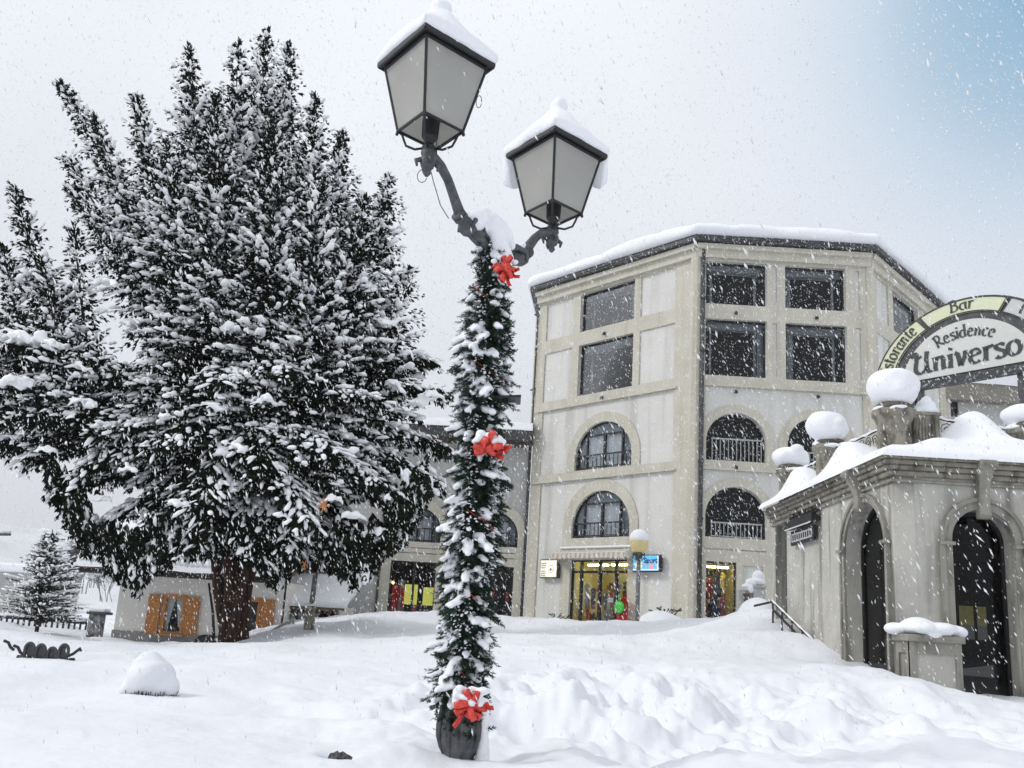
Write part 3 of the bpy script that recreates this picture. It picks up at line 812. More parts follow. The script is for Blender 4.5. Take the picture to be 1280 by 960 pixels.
mb = MB(); mb.box(FL.w(-7.53, 4.62, .18), (1.08, .20, .86), FL.ax); bevel(mb.build('sign_case', M['gutter'], s1), .02)
mb = MB(); mb.box(FL.w(-7.53, 4.62, .285), (.98, .02, .76), FL.ax); mb.build('sign_face', mat('sign_lit_white', (.8, .78, .68), .5, emit=(1, .93, .74), emit_str=.38), s1)
def disc(fr, a, z, o, r, r0=0.0, n=32):
    lp = [[(a + r * cos(2 * pi * k / n), z + r * sin(2 * pi * k / n)) for k in range(n)]]
    if r0: lp.append([(a + r0 * cos(2 * pi * k / n), z + r0 * sin(2 * pi * k / n)) for k in range(n)])
    me = plate_mesh(lp, .006); me.transform(fr.mtx(o)); return me
link('emblem_ring', disc(FL, -7.36, 4.60, .305, .31), s1, mat('sign_glow', (1, .95, .8), .5, emit=(1, .97, .86), emit_str=.85))
link('emblem_ring', disc(FL, -7.36, 4.60, .312, .20, .13), s1, mat('sign_ochre', (.75, .60, .25), .5, emit=(.9, .7, .3), emit_str=.3))
link('emblem', disc(FL, -7.38, 4.58, .312, .075), s1, mat('sign_grey', (.25, .26, .28), .6))
mb = MB()
for z_ in (4.86, 4.76, 4.66, 4.50, 4.40, 4.30):
    for k in range(4): mb.box(FL.w(-7.94 + .07 * k, z_, .30), (.05, .008, .045), FL.ax)
mb.build('lettering', mat('sign_grey', (.25, .26, .28), .6), s1)
s2 = thing('light_box_sign', 'long blue lit sign with dark blue writing and yellow patch, right of the shop entrance', 'sign', tuple(FL.w(-2.08, 4.8, .2)))
mb = MB(); mb.box(FL.w(-2.08, 4.82, .22), (1.36, .26, .70), FL.ax); bevel(mb.build('sign_case', M['blackm'], s2), .02)
mb = MB(); mb.box(FL.w(-2.08, 4.82, .352), (1.28, .02, .62), FL.ax); mb.build('sign_face', mat('sign_blue', (.10, .42, .66), .5, emit=(.12, .50, .80), emit_str=.45), s2)
mb = MB(); mb.box(FL.w(-2.08, 4.55, .364), (1.28, .006, .05), FL.ax); mb.box(FL.w(-1.47, 4.82, .364), (.05, .006, .60), FL.ax); mb.build('sign_border', mat('sign_white', (.8, .82, .82), .5, emit=(.9, .95, 1), emit_str=.4), s2)
link('yellow_patch', disc(FL, -2.42, 4.74, .366, .17), s2, mat('sign_yellow', (.9, .8, .25), .5, emit=(1, .85, .3), emit_str=.55))
link('pink_patch', disc(FL, -1.78, 4.67, .366, .11), s2, mat('sign_pink', (.75, .3, .45), .5, emit=(.8, .35, .5), emit_str=.3))
put_text('lettering', 'Sport', FL, -1.82, 4.92, .370, .30, mat('sign_navy', (.01, .04, .22), .5), s2, offset=.008)

# sledges leaning by the door
sl = thing('plastic_sledge', 'red plastic sledge standing upright against the shop front, behind the green slider', 'sledge', tuple(FL.w(-3.15, 2.25, .35)))
mb = MB(); vs = []
prof = [(0.15, 0), (.26, .08), (.27, .5), (.24, .85), (.16, 1.02), (.02, 1.08)]
for (w_, z_) in prof:
    for q in range(9):
        u = -1 + 2 * q / 8; vs.append(FL.w(-3.12 + w_ * u, 2.30 + z_, .42 - .12 * z_ + .10 * (abs(u) ** 3)))
mb.add(vs, [(i * 9 + q, i * 9 + q + 1, (i + 1) * 9 + q + 1, (i + 1) * 9 + q) for i in range(5) for q in range(8)])
o = mb.build('shell', mat('sledge_red', (.45, .02, .015), .4), sl, True); md = o.modifiers.new('s', 'SOLIDIFY'); md.thickness = .03
mb = MB()
for u in (-.13, .13): mb.tube([FL.w(-3.12 + u, 2.45, .47), FL.w(-3.12 + u, 3.2, .40)], .022, 6)
mb.build('runner', mat('sledge_dark', (.2, .01, .01), .5), sl)
s3 = thing('snow_slider', 'round bright green plastic snow slider with a handle, in front of the red sledge', 'slider', tuple(FL.w(-3.25, 2.9, .5)))
mb = MB(); c = FL.w(-3.28, 2.98, .50); vs = []; n = 24
for r_, d_ in ((.02, .05), (.14, .045), (.22, .02), (.27, -.03), (.25, -.05), (.0, 0.0)):
    for q in range(n):
        a = 2 * pi * q / n; vs.append(c + FL.d * r_ * cos(a) + _Z * r_ * 1.0 * sin(a) + FL.n * d_)
mb.add(vs, [(i * n + q, i * n + (q + 1) % n, (i + 1) * n + (q + 1) % n, (i + 1) * n + q) for i in range(5) for q in range(n)])
gm = mat('slider_green', (.05, .50, .06), .35); mb.build('dish', gm, s3, True)
mb = MB(); mb.tube([c + _Z * .22, c + _Z * .42, c + _Z * .50 + FL.d * .04], [.05, .035, .045], 8); mb.build('handle', gm, s3, True)

# ================================================================== LEFT WING
WY = 40.62; W0 = Vector((0.95, WY, 0)); FW_ = Frame(W0, 0.0)
wing = thing('arcaded_wing', 'grey wing with beige arched shop bays between the conifer and the tall building', 'building', (-3, WY, GZ))
def A_(xpx, y=700): return px(xpx, y, WY).x - W0.x
bays = [(A_(489), A_(546)), (A_(600), A_(643))]
bays[1] = (bays[1][1] - (bays[0][1] - bays[0][0]), bays[1][1])
LEFTA = -10.4
holes = []
for a0, a1 in bays: holes += [rect(a0, a1, 2.0, 4.68), arch(a0 - .02, a1 + .1, 5.62, 7.28, 24)]
plate('wall', FW_, [rect(LEFTA, 0, GZ, 11.2)] + holes, 0, .3, M['stuccolow'], wing)
for a0, a1 in bays:
    joined('arch_surround', [(FW_, [arch(a0 - .48, a1 + .55, GZ, 7.75, 28, spring=6.1), arch(a0 - .02, a1 + .1, 5.62, 7.28, 24), rect(a0, a1, 2.0, 4.68), rect(a0, a1, 5.05, 5.10), rect(a0, a1, 5.30, 5.35)], .07, .065)], M['trim'], wing)
    arch_window(FW_, a0 - .02, a1 + .1, 5.62, 7.28, wing, 'curtained')
sfa = shop_front(FW_, *bays[0], 2.0, 4.68, wing, [0, .52, 1], 21, lit=False, transom=False, goods=9, tubes=False)
a0, a1 = bays[0]
mb = MB(); mb.box(FW_.w(a0 + .30 * (a1 - a0) + .35, 3.15, -.62), (.62, .05, .95), FW_.ax); mb.box(FW_.w(a1 - .32, 3.10, -.62), (.52, .05, .85), FW_.ax)
mb.build('lit_display', mat('lit_lime', (.6, .6, .12), .6, emit=(.75, .72, .12), emit_str=.55), sfa)
mb = MB()
for k in range(3): mb.box(FW_.w(a0 + .2 + .2 * k, 2.95, -.50 - .1 * k), (.17, .08, 1.3 - .2 * k), FW_.ax)
mb.build('red_clothing', mat('red_cloth', (.45, .02, .015), .8, emit=(.5, .02, .01), emit_str=.12), sfa)
mb = MB(); mb.lathe(FW_.w(a0 + .12, 3.65, -.45), [(.01, -.08), (.07, -.03), (.07, .03), (.01, .08)], 12); mb.build('bulb', mat('warm_bulb', (1, .8, .4), .5, emit=(1, .75, .3), emit_str=3), sfa, True)
sfb = shop_front(FW_, *bays[1], 2.0, 4.68, wing, [0, .5, 1], 22, lit=False, transom=False, goods=10, tubes=False)
mb = MB(); mb.box(FW_.w((LEFTA) / 2, 10.95, .35), (-LEFTA + .0, .9, .50), FW_.ax); mb.build('eave', M['gutter'], wing)
mb = MB(); mb.box(FW_.w(LEFTA / 2, 10.62, .12), (-LEFTA, .24, .25), FW_.ax); mb.build('fascia', M['brown'], wing)
rr = random.Random(5)
for k in range(34):
    a = -4.5 + rr.uniform(0, 1) * 4.4; L_ = rr.uniform(.1, .45); c = FW_.w(a, 10.52, .60)
    mb = MB(); mb.tube([c, c - _Z * L_], [.035, .004], 5)
    mb.build('icicle', mat('ice', (.7, .75, .8), .2, spec=.6), wing)
mb = MB(); mb.add([(LEFTA + W0.x, WY - .8, 11.2), (W0.x, WY - .8, 11.2), (W0.x, WY + 8, 12.6), (LEFTA + W0.x, WY + 8, 12.6)], [(0, 1, 2, 3)]); mb.build('roof', M['gutter'], wing)
me = bpy.data.meshes.new('s'); n1, n2 = 60, 10; vs = []
for j in range(n2 + 1):
    for i in range(n1 + 1):
        x = LEFTA + W0.x + (-LEFTA) * i / n1; tt = j / n2; y = WY - .85 + 8.5 * tt ** 1.6
        z = 11.2 + 1.4 * tt ** 1.6 + .42 * min(1, (tt * 9)) ** .5 + .08 * mnoise.noise(Vector((x * .8, y * .5, 0)))
        vs.append((x, y, z))
fs = [(j * (n1 + 1) + i, j * (n1 + 1) + i + 1, (j + 1) * (n1 + 1) + i + 1, (j + 1) * (n1 + 1) + i) for j in range(n2) for i in range(n1)]
me.from_pydata(vs, [], fs); me.update(); link('roof_snow', me, wing, M['snowcap'], True)
xq = px(472, 735, WY - .12)
pipe(wing, [Vector((xq.x, WY - .12, GZ)), Vector((xq.x, WY - .12, 10.6))], .055)
xq = px(653, 735, WY - .12)
pipe(wing, [Vector((xq.x, WY - .12, GZ)), Vector((xq.x, WY - .12, 10.6))], .05)

# ================================================================== RIGHT WING (behind the pavilion)
RYW = 41.0; RX0 = FR.w(RW - .1, 0, 0).x
rwing = thing('rear_wing', 'grey building with a thick snowy roof and one small window, far behind the pavilion', 'building', (24, RYW, GZ))
FRW = Frame((RX0, RYW, 0), 0.0)
def aR(x, y): return px(x, y, RYW).x - RX0
wa0, wa1 = aR(1180, 510), aR(1198, 510)
plate('wall', FRW, [rect(-.2, 12, GZ, 14.7), rect(wa0, wa1, 13.5, 14.35)], 0, .3, M['stuccolow'], rwing)
big_window(FRW, wa0, wa1, 13.5, 14.35, rwing)
mb = MB(); mb.box(FRW.w(6, 14.35, .28), (12.2, .5, .9), FRW.ax)
o = mb.build('eave', mat('weathered_fascia', (.22, .205, .17), .9, color2=(.30, .28, .24), noise_amt=.2, noise_scale=2), rwing)
o.data.transform(Matrix.Translation((0, 0, .35)))
mb = MB(); mb.box(FRW.w(.22, 9.0, .2), (.36, .4, 12.6), FRW.ax); mb.build('pilaster', M['trim'], rwing)
vs = []; n1, n2 = 50, 12
for j in range(n2 + 1):
    for i in range(n1 + 1):
        x = RX0 - .2 + 12.6 * i / n1; tt = j / n2; y = RYW - .65 + 9 * tt ** 1.8
        z = 15.13 + 2.2 * tt ** 1.8 + .75 * min(1, tt * 7) ** .5 + .12 * mnoise.noise(Vector((x * .5, y * .5, 0)))
        vs.append((x, y - (.15 if j == 1 else 0), z))
fs = [(j * (n1 + 1) + i, j * (n1 + 1) + i + 1, (j + 1) * (n1 + 1) + i + 1, (j + 1) * (n1 + 1) + i) for j in range(n2) for i in range(n1)]
me = bpy.data.meshes.new('s'); me.from_pydata(vs, [], fs); me.update(); link('roof_snow', me, rwing, M['snowcap'], True)

# ================================================================== HOUSE BEHIND THE CONIFER
HY = 33.0
def hx(x, y=780, D=HY): return px(x, y, D).x
house = thing('chalet', 'small cream rendered house with orange shutters and a grey plinth behind the big conifer', 'house', (-11.5, HY, .4))
H0 = Vector((hx(143), HY, 0)); FH = Frame(H0, 0.0); HWD = hx(352, 770) - H0.x
w1 = (hx(203) - H0.x, hx(227) - H0.x); w2 = (hx(300, 775) - H0.x, hx(322, 775) - H0.x)
wz = (.95, 2.30)
hl = [rect(w1[0], w1[1], wz[0], wz[1]), rect(w2[0], w2[1], wz[0] + .05, wz[1] + .05)]
plate('wall', FH, [rect(0, HWD, 0, 3.15)] + hl, 0, .3, M['housewall'], house)
mb = MB(); mb.quad((H0.x, HY, 0), (H0.x, HY + 8, 0), (H0.x, HY + 8, 3.1), (H0.x, HY, 3.1)); mb.quad((H0.x + HWD, HY, 0), (H0.x + HWD, HY + 8, 0), (H0.x + HWD, HY + 8, 3.1), (H0.x + HWD, HY, 3.1)); mb.build('side_wall', M['housewall'], house)
mb = MB(); mb.box(FH.w(HWD / 2, .45, .04), (HWD + .06, .08, 1.0), FH.ax); mb.build('plinth', M['plinth'], house)
for wi, (a0, a1) in enumerate((w1, w2)):
    dz = .05 * wi
    win = plate('window', FH, [rect(a0 - .10, a1 + .10, wz[0] - .06 + dz, wz[1] + .10 + dz), rect(a0 + .045, a1 - .045, wz[0] + .06 + dz, wz[1] - .06 + dz)], .05, .16, M['wood'], house)
    room(FH, a0, a1, wz[0] + dz, wz[1] + dz, 1.5, mat('pale_room', (.42, .40, .36), .9), win)
    plate('pane', FH, [rect(a0 + .05, a1 - .05, wz[0] + .05 + dz, wz[1] - .05 + dz)], -.07, .01, M['pane'], win)
    mb = MB(); mb.box(FH.w((a0 + a1) / 2, wz[0] - .07 + dz, .10), (a1 - a0 + .3, .22, .06), FH.ax); mb.build('sill', M['wood'], win)
    for sd_ in (-1, 1):
        c = (a0 - .13 - .24) if sd_ < 0 else (a1 + .13 + .24)
        mb = MB(); mb.box(FH.w(c, (wz[0] + wz[1]) / 2 + dz, .09), (.48, .05, wz[1] - wz[0] + .10), FH.ax)
        for k in range(6): mb.box(FH.w(c - .195 + .078 * k, (wz[0] + wz[1]) / 2 + dz, .118), (.068, .012, wz[1] - wz[0] + .06), FH.ax)
        for zz in (.18, .5, .82): mb.box(FH.w(c, wz[0] + (wz[1] - wz[0]) * zz + dz, .130), (.44, .02, .07), FH.ax)
        mb.build('shutter', M['wood'], house)
    if wi == 0:
        for sd_ in (-1, 1):
            mb = MB(); e_ = a0 if sd_ < 0 else a1
            mb.add([FH.w(e_, wz[1], -.10), FH.w((a0 + a1) / 2, wz[1], -.10), FH.w(e_ - sd_ * .16, wz[0] + .25, -.10), FH.w(e_, wz[0] + .1, -.10)], [(0, 1, 2, 3)])
            mb.build('curtain', mat('white_net', (.72, .72, .70), .9), win)
xt = thing('indoor_christmas_tree', 'small dark Christmas tree standing inside the chalet window', 'christmas tree', tuple(FH.w(sum(w1) / 2, .9, -.55)))
mb = MB(); rr = random.Random(2)
c0 = FH.w(sum(w1) / 2 + .03, .90, -.45)
for k in range(150):
    t_ = rr.random() ** .8; r_ = .36 * (1 - t_) + .02; a = rr.uniform(0, 2 * pi); c = c0 + _Z * (.1 + 1.05 * t_)
    d = Vector((cos(a), sin(a), -.35)); s_ = d.cross(_Z).normalized()
    mb.add([c - s_ * .03, c + d * r_, c + s_ * .03, c + d * r_ * .5 + _Z * .05], [(0, 1, 3), (1, 2, 3)])
mb.build('branches', mat('indoor_needles', (.02, .05, .02), .8), xt); mb = MB(); mb.tube([c0 - _Z * .1, c0 + _Z * 1.2], [.03, .01], 6); mb.build('trunk', M['brown'], xt)
# eave, balcony rail and roof
mb = MB(); xl = hx(104, 715); mb.box(((xl + H0.x + HWD) / 2, HY - .35, 3.10), (H0.x + HWD - xl + .3, .9, .16)); mb.build('eave', mat('dark_timber', (.03, .024, .02), .8), house)
mb = MB(); mb.add([(xl - .2, HY - .9, 3.18), (H0.x + HWD + .3, HY - .9, 3.18), (H0.x + HWD + .3, HY + 4, 5.4), (xl - .2, HY + 4, 5.4), (xl - .2, HY + 9, 3.2), (H0.x + HWD + .3, HY + 9, 3.2)], [(0, 1, 2, 3), (3, 2, 5, 4)]); mb.build('roof', M['brown'], house)
vs = []; n1, n2 = 50, 16
for j in range(n2 + 1):
    for i in range(n1 + 1):
        x = xl - .3 + (H0.x + HWD + .6 - xl) * i / n1; tt = j / n2; y = HY - .95 + 9.9 * tt
        z = 3.22 + 2.2 * (1 - abs(tt - .5) * 2) + .45 * min(1, min(tt, 1 - tt) * 14) ** .5 + .06 * mnoise.noise(Vector((x, y, 0)))
        vs.append((x, y, z))
fs = [(j * (n1 + 1) + i, j * (n1 + 1) + i + 1, (j + 1) * (n1 + 1) + i + 1, (j + 1) * (n1 + 1) + i) for j in range(n2) for i in range(n1)]
me = bpy.data.meshes.new('s'); me.from_pydata(vs, [], fs); me.update(); link('roof_snow', me, house, M['snowcap'], True)
# balcony rail poking out of the snow on the eave
mb = MB()
for k in range(26):
    x = hx(112, 705) + k * .22; mb.box((x, HY - .75, 3.48), (.05, .05, .5))
mb.box((hx(112, 705) + 2.8, HY - .75, 3.72), (5.7, .08, .06)); mb.build('balcony_rail', M['snowcap'], house)

# shed / annexe right of the chalet
AY = 34.5
ann = thing('shed', 'low brown timber shed under a smooth snowy roof, right of the chalet', 'shed', (hx(395, 770, AY), AY, 1.2))
ax0, ax1 = hx(350, 770, AY), hx(424, 770, AY)
ez = px(390, 757, AY).z; tz = px(390, 722, AY + 3.5).z
mb = MB(); mb.box(((ax0 + ax1) / 2, AY + 1.6, ez - 1.0), (ax1 - ax0, 3.2, 2.0)); mb.build('wall', M['housewall'], ann)
mb = MB(); xa = hx(394, 765, AY); mb.box(((xa + ax1) / 2, AY - .02, ez - .62), (ax1 - xa - .3, .05, .75)); mb.build('doorway', M['room'], ann)
mb = MB(); mb.box(((ax0 + ax1) / 2, AY - .25, ez - .06), (ax1 - ax0 + .5, .3, .14)); 
for k in range(12): mb.box((ax0 + (ax1 - ax0) * (k + .5) / 12, AY - .15, ez - .22), (.09, .5, .14))
mb.build('rafters', M['brown'], ann)
mb = MB()
for a_, b_ in ((ax0 + .35, -.5), ): mb.tube([(a_, AY - .3, ez - .15), (a_ + .35, AY - .35, ez - .35), (a_ + .45, AY - .35, ez - .6), (a_ + .42, AY - .35, ez - 1.6)], .06, 8)
mb.build('rainwater_pipe', M['blackm'], ann, True)
vs = []; n1, n2 = 30, 10
for j in range(n2 + 1):
    for i in range(n1 + 1):
        x = ax0 - .4 + (ax1 - ax0 + .7) * i / n1; tt = j / n2; y = AY - .45 + 4 * tt
        z = ez + .02 + (tz - ez) * tt + .18 * min(1, tt * 9) ** .5 + .04 * mnoise.noise(Vector((x, y, 0)))
        vs.append((x, y, z))
fs = [(j * (n1 + 1) + i, j * (n1 + 1) + i + 1, (j + 1) * (n1 + 1) + i + 1, (j + 1) * (n1 + 1) + i) for j in range(n2) for i in range(n1)]
me = bpy.data.meshes.new('s'); me.from_pydata(vs, [], fs); me.update(); o = link('roof_snow', me, ann, M['snowcap'], True); md = o.modifiers.new('s', 'SOLIDIFY'); md.thickness = .25; md.offset = -1

# ================================================================== PAVILION
KP = Vector((6.888, 15.0, 0))
PL = Frame(KP, radians(-91)); PR = Frame(KP, 0.0)      # PL: negative a runs back along the side wall
pav = thing('stone_pavilion', 'weathered grey pavilion with arched openings and heavy cornice, its roof terrace deep in snow', 'pavilion', (KP.x, KP.y, 1.0))
PZ = 0.6; PTOP = 5.20; LL, RL = 7.3, 9.0
aN = (-2.27, -0.33); hN = (1.0, 4.72, 3.80)
lh = [arch(aN[0], aN[1], PZ + .2, 4.72, 28, spring=3.78), rect(-7.05, -6.12, 1.4, 4.95)]
doors = [(1.01, 2.13), (3.35, 4.47), (5.7, 6.8)]
rh = [arch(a, b, PZ + .2, 4.50, 28, spring=3.94) for a, b in doors]
plate('wall', PL, [rect(-LL, 0, PZ, PTOP)] + lh, 0, .38, M['oldwall'], pav)
plate('wall', PR, [rect(0.0, RL, PZ, PTOP)] + rh, 0, .38, M['oldwall'], pav)
def surround(fr, a, b, z1, sp, w):
    # two stepped mouldings
    return [(fr, [arch(a - w, b + w, PZ + .1, z1 + w, 32, spring=sp), arch(a, b, PZ + .1, z1, 32, spring=sp)], .05, .048),
            (fr, [arch(a - w, b + w, PZ + .1, z1 + w, 32, spring=sp), arch(a - w + .07, b + w - .07, PZ + .1, z1 + w - .07, 32, spring=sp)], .085, .034)]
joined('arch_surround', surround(PL, aN[0], aN[1], 4.72, 3.78, .17), M['oldtrim'], pav)
for a, b in doors: joined('arch_surround', surround(PR, a, b, 4.50, 3.94, .21), M['oldtrim'], pav)
# pale impost blocks
for fr, al in ((PL, (aN[0] - .1, aN[1] + .1)), (PR, (doors[0][0] - .1, doors[0][1] + .1, doors[1][0] - .1, doors[1][1] + .1))):
    for a in al:
        mb = MB(); mb.box(fr.w(a, 3.86, .07), (.24, .12, .06), fr.ax); mb.build('impost', M['oldtrim'], pav)
# doors: dark leaves and glass deep in the wall
dark_glass = glass_mat('dark_glass', (.55, .56, .56), .4)
for fr, a, b, z1, sp in ((PL, aN[0], aN[1], 4.72, 3.78), (PR, *doors[0], 4.50, 3.94), (PR, *doors[1], 4.5, 3.94), (PR, *doors[2], 4.5, 3.94)):
    d = plate('door', fr, [arch(a - .05, b + .05, PZ, z1 + .03, 28, spring=sp), arch(a + .06, b - .06, PZ + .3, z1 - .07, 28, spring=sp)], -.30, .07, M['blackm'], pav)
    plate('pane', fr, [arch(a, b, PZ, z1, 28, spring=sp)], -.34, .01, dark_glass, d)
mb = MB(); mb.box(PL.w(-6.58, 3.2, -.30), (.94, .05, 3.8), PL.ax); mb.build('side_door', M['blackm'], pav)
# inside: dark room with a glowing window-like panel and a small lamp
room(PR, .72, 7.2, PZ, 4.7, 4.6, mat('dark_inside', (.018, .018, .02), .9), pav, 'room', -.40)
pw = thing('window_like_panel', 'pale self-glowing window-like panel with a yellow upper half inside the dark arched doorway', 'window', tuple(PR.w(1.35, 2.2, -2.2)))
q0, q1 = px(1200, 745, 17.0), px(1236, 800, 17.0)
mb = MB(); mb.box(((q0.x + q1.x) / 2, 17.05, (q0.z * .55 + q1.z * .45)), (q1.x - q0.x, .03, (q0.z - q1.z) * .45)); mb.build('blind', mat('glowing_yellow_panel', (.45, .42, .20), .8, color2=(.30, .33, .10), noise_amt=.1, noise_scale=6, emit=(.55, .50, .18), emit_str=.35), pw)  # emission puts the brightness into both halves of the panel
mb = MB(); mb.box(((q0.x + q1.x) / 2, 17.05, q0.z - (q0.z - q1.z) * .80), (q1.x - q0.x, .03, (q0.z - q1.z) * .42)); mb.build('lower_panel', mat('glowing_grey_panel', (.3, .3, .3), .5, color2=(.18, .18, .18), noise_amt=.1, noise_scale=9, emit=(.5, .52, .55), emit_str=.25), pw)
mb = MB(); mb.box(((q0.x + q1.x) / 2 + .02, 17.0, (q0.z + q1.z) / 2), (.04, .05, q0.z - q1.z + .1)); mb.build('glazing_bar', M['blackm'], pw)
tb = thing('counter', 'pale counter top with its own faint glow inside the dark arched doorway', 'counter', tuple(px(1220, 838, 17.0)))
q = px(1218, 838, 17.0); mb = MB(); mb.add([q + Vector((-.36, 0, .0)), q + Vector((.36, 0, .12)), q + Vector((.36, .0, -.12)), q + Vector((-.36, .0, -.10))], [(0, 1, 2, 3)]); o = mb.build('top', mat('counter_own_glow', (.4, .4, .41), .5, emit=(.5, .52, .55), emit_str=.25), tb); md = o.modifiers.new('s', 'SOLIDIFY'); md.thickness = .04  # emission stands in for light falling on the counter top
wl_ = thing('wall_lamp', 'tiny glowing orange lamp inside the dark arched doorway', 'lamp', tuple(px(1262, 789, 17.2)))
mb = MB(); c = px(1262, 789, 17.2); mb.lathe(c, [(.01, -.06), (.05, -.03), (.055, .02), (.02, .055), (.01, .06)], 12); mb.build('bulb', mat('orange_bulb', (1, .7, .3), .5, emit=(1, .55, .16), emit_str=4), wl_, True)
mb = MB(); mb.tube([c + _Z * .05, c + _Z * .18, c + Vector((.0, .12, .2))], .012, 6); mb.build('bracket', M['blackm'], wl_)
# cornice: stacked mouldings, round both faces
def band(z0, z1, o_, name='cornice', m=None):
    mb = MB(); zc, h = (z0 + z1) / 2, z1 - z0
    mb.box(PL.w(-LL / 2 + o_ / 2, zc, o_ / 2 - .02), (LL + o_ + .02, o_ + .04, h), PL.ax)
    mb.box(PR.w(RL / 2 + .003, zc, o_ / 2 - .02), (RL, o_ + .04, h - .002), PR.ax)
    ob = mb.build(name, m or M['cornice'], pav); bevel(ob, min(.025, h * .3)); return ob
band(4.92, 4.975, .06, 'frieze', M['oldtrim']); band(5.03, 5.13, .09); band(5.132, 5.22, .15); band(5.222, 5.31, .205); band(5.312, 5.38, .26)
# keystone scrolls hanging from the cornice
for fr, a, zt in ((PL, -1.36, 4.72), (PR, 1.59, 4.5), (PR, 3.91, 4.5)):
    mb = MB(); n = 12; vs = []
    prof = [(5.34, .30, .13), (5.26, .33, .14), (5.12, .27, .12), (4.98, .20, .10), (4.85, .16, .10), (zt + .05, .15, .10), (zt - .10, .17, .11), (zt - .17, .10, .10)]
    for z, o_, w_ in prof:
        vs += [fr.w(a - w_, z, 0), fr.w(a - w_, z, o_ * .85), fr.w(a - w_ * .55, z, o_), fr.w(a + w_ * .55, z, o_), fr.w(a + w_, z, o_ * .85), fr.w(a + w_, z, 0)]
    fs = [(i * 6 + k, i * 6 + k + 1, (i + 1) * 6 + k + 1, (i + 1) * 6 + k) for i in range(len(prof) - 1) for k in range(5)]
    mb.add(vs, fs + [tuple(range(6)), tuple(range(47, 41, -1))])
    mb.tube([fr.w(a - w_ - .05, 5.28, .28), fr.w(a + w_ + .05, 5.28, .28)], .09, 14)
    bevel(mb.build('keystone', M['oldtrim'], pav), .012)
# side walls / flat roof to close the volume
mb = MB(); mb.box(PR.w(RL / 2 + .1, 5.20, -4.0), (RL - .3, 7.0, .12), PR.ax); mb.build('terrace_slab', M['cornice'], pav)
mb = MB(); mb.box((KP.x + .6, 22.5, 3.0), (.7, .3, 4.6)); mb.box((KP.x + 4.8, 22.4, 3.0), (8, .3, 4.6)); mb.build('rear_wall', M['oldwall'], pav)

# enamel-and-iron wall plaque
plq = thing('wall_plaque', 'small black iron plaque with a scrolled crest and white lettering on the pavilion side wall', 'plaque', tuple(PL.w(-4.6, 4.6, .1)))
mb = MB(); mb.box(PL.w(-4.62, 4.42, .09), (1.62, .06, .34), PL.ax); mb.box(PL.w(-4.62, 4.74, .14), (1.95, .16, .20), PL.ax)
for k in range(9): mb.tube([PL.w(-5.5 + .22 * k, 4.84, .12), PL.w(-5.44 + .22 * k, 4.93 + .05 * (k % 2), .12), PL.w(-5.36 + .22 * k, 4.84, .12)], .035, 6)
bevel(mb.build('backplate', M['blackm'], plq), .015)
mb = MB(); mb.box(PL.w(-4.62, 4.42, .125), (1.42, .012, .20), PL.ax); mb.build('enamel', mat('enamel', (.42, .43, .45), .5), plq)
mb = MB(); mb.box(PL.w(-4.62, 4.63, .225), (1.85, .012, .03), PL.ax); mb.build('edge_line', mat('sill_white', (.6, .6, .6), .6), plq)
mb = MB(); rr = random.Random(4)
for k in range(9):
    a = -5.22 + .15 * k
    for q in range(2): mb.box(PL.w(a + .04 * q, 4.42, .136), (.022, .008, .14 - .04 * rr.random()), PL.ax)
    mb.box(PL.w(a + .02, 4.42 + rr.choice([-.05, 0, .05]), .136), (.06, .008, .022), PL.ax)
mb.build('lettering', M['blackm'], plq)

# low pier at the corner with a snow cushion
pr_ = thing('low_pier', 'low stone pier with a cushion of snow, between the two pavilion arches', 'pier', (7.3, 14.9, 1.2))
bx0, bx1, by0, by1, bz = 6.84, 7.72, 14.48, 14.985, 2.24
Ff = Frame((bx0, by0, 0), 0.0); Fl = Frame((bx0, by0, 0), radians(-90))
ww = bx1 - bx0; dd = by1 - by0
mb = MB(); mb.box(((bx0 + bx1) / 2, (by0 + by1) / 2, 1.35), (ww - .06, dd - .06, 1.5)); mb.build('core', M['oldwall'], pr_)
joined('panel_frame', [(Ff, [rect(0, ww, .6, 2.12), rect(.13, ww - .10, .8, 1.93)], 0, .05), (Fl, [rect(-dd, -.003, .6, 2.12), rect(-dd + .10, -.12, .8, 1.93)], 0, .05)], M['oldtrim'], pr_)
mb = MB(); mb.box(((bx0 + bx1) / 2, (by0 + by1) / 2, 2.18), (ww + .10, dd + .10, .12)); bevel(mb.build('cap', M['oldtrim'], pr_), .02)
its = []
rr = random.Random(3)
for k in range(16):
    u, v = rr.random(), rr.random(); x, y = bx0 - .02 + (ww + .04) * u, by0 + dd * v
    its.append(((x, y, 2.32 + .04 * sin(pi * u)), (.22, .19, .11)))
its += [((7.12, 14.72, 2.38), (.30, .24, .15)), ((7.45, 14.72, 2.33), (.34, .24, .11)), ((7.28, 14.72, 2.34), (.42, .27, .12)), ((7.25, 14.47, 2.26), (.13, .07, .09))]
blobs('snow_cushion', its, M['snowcap'], pr_, .025, 3, .05, .3)

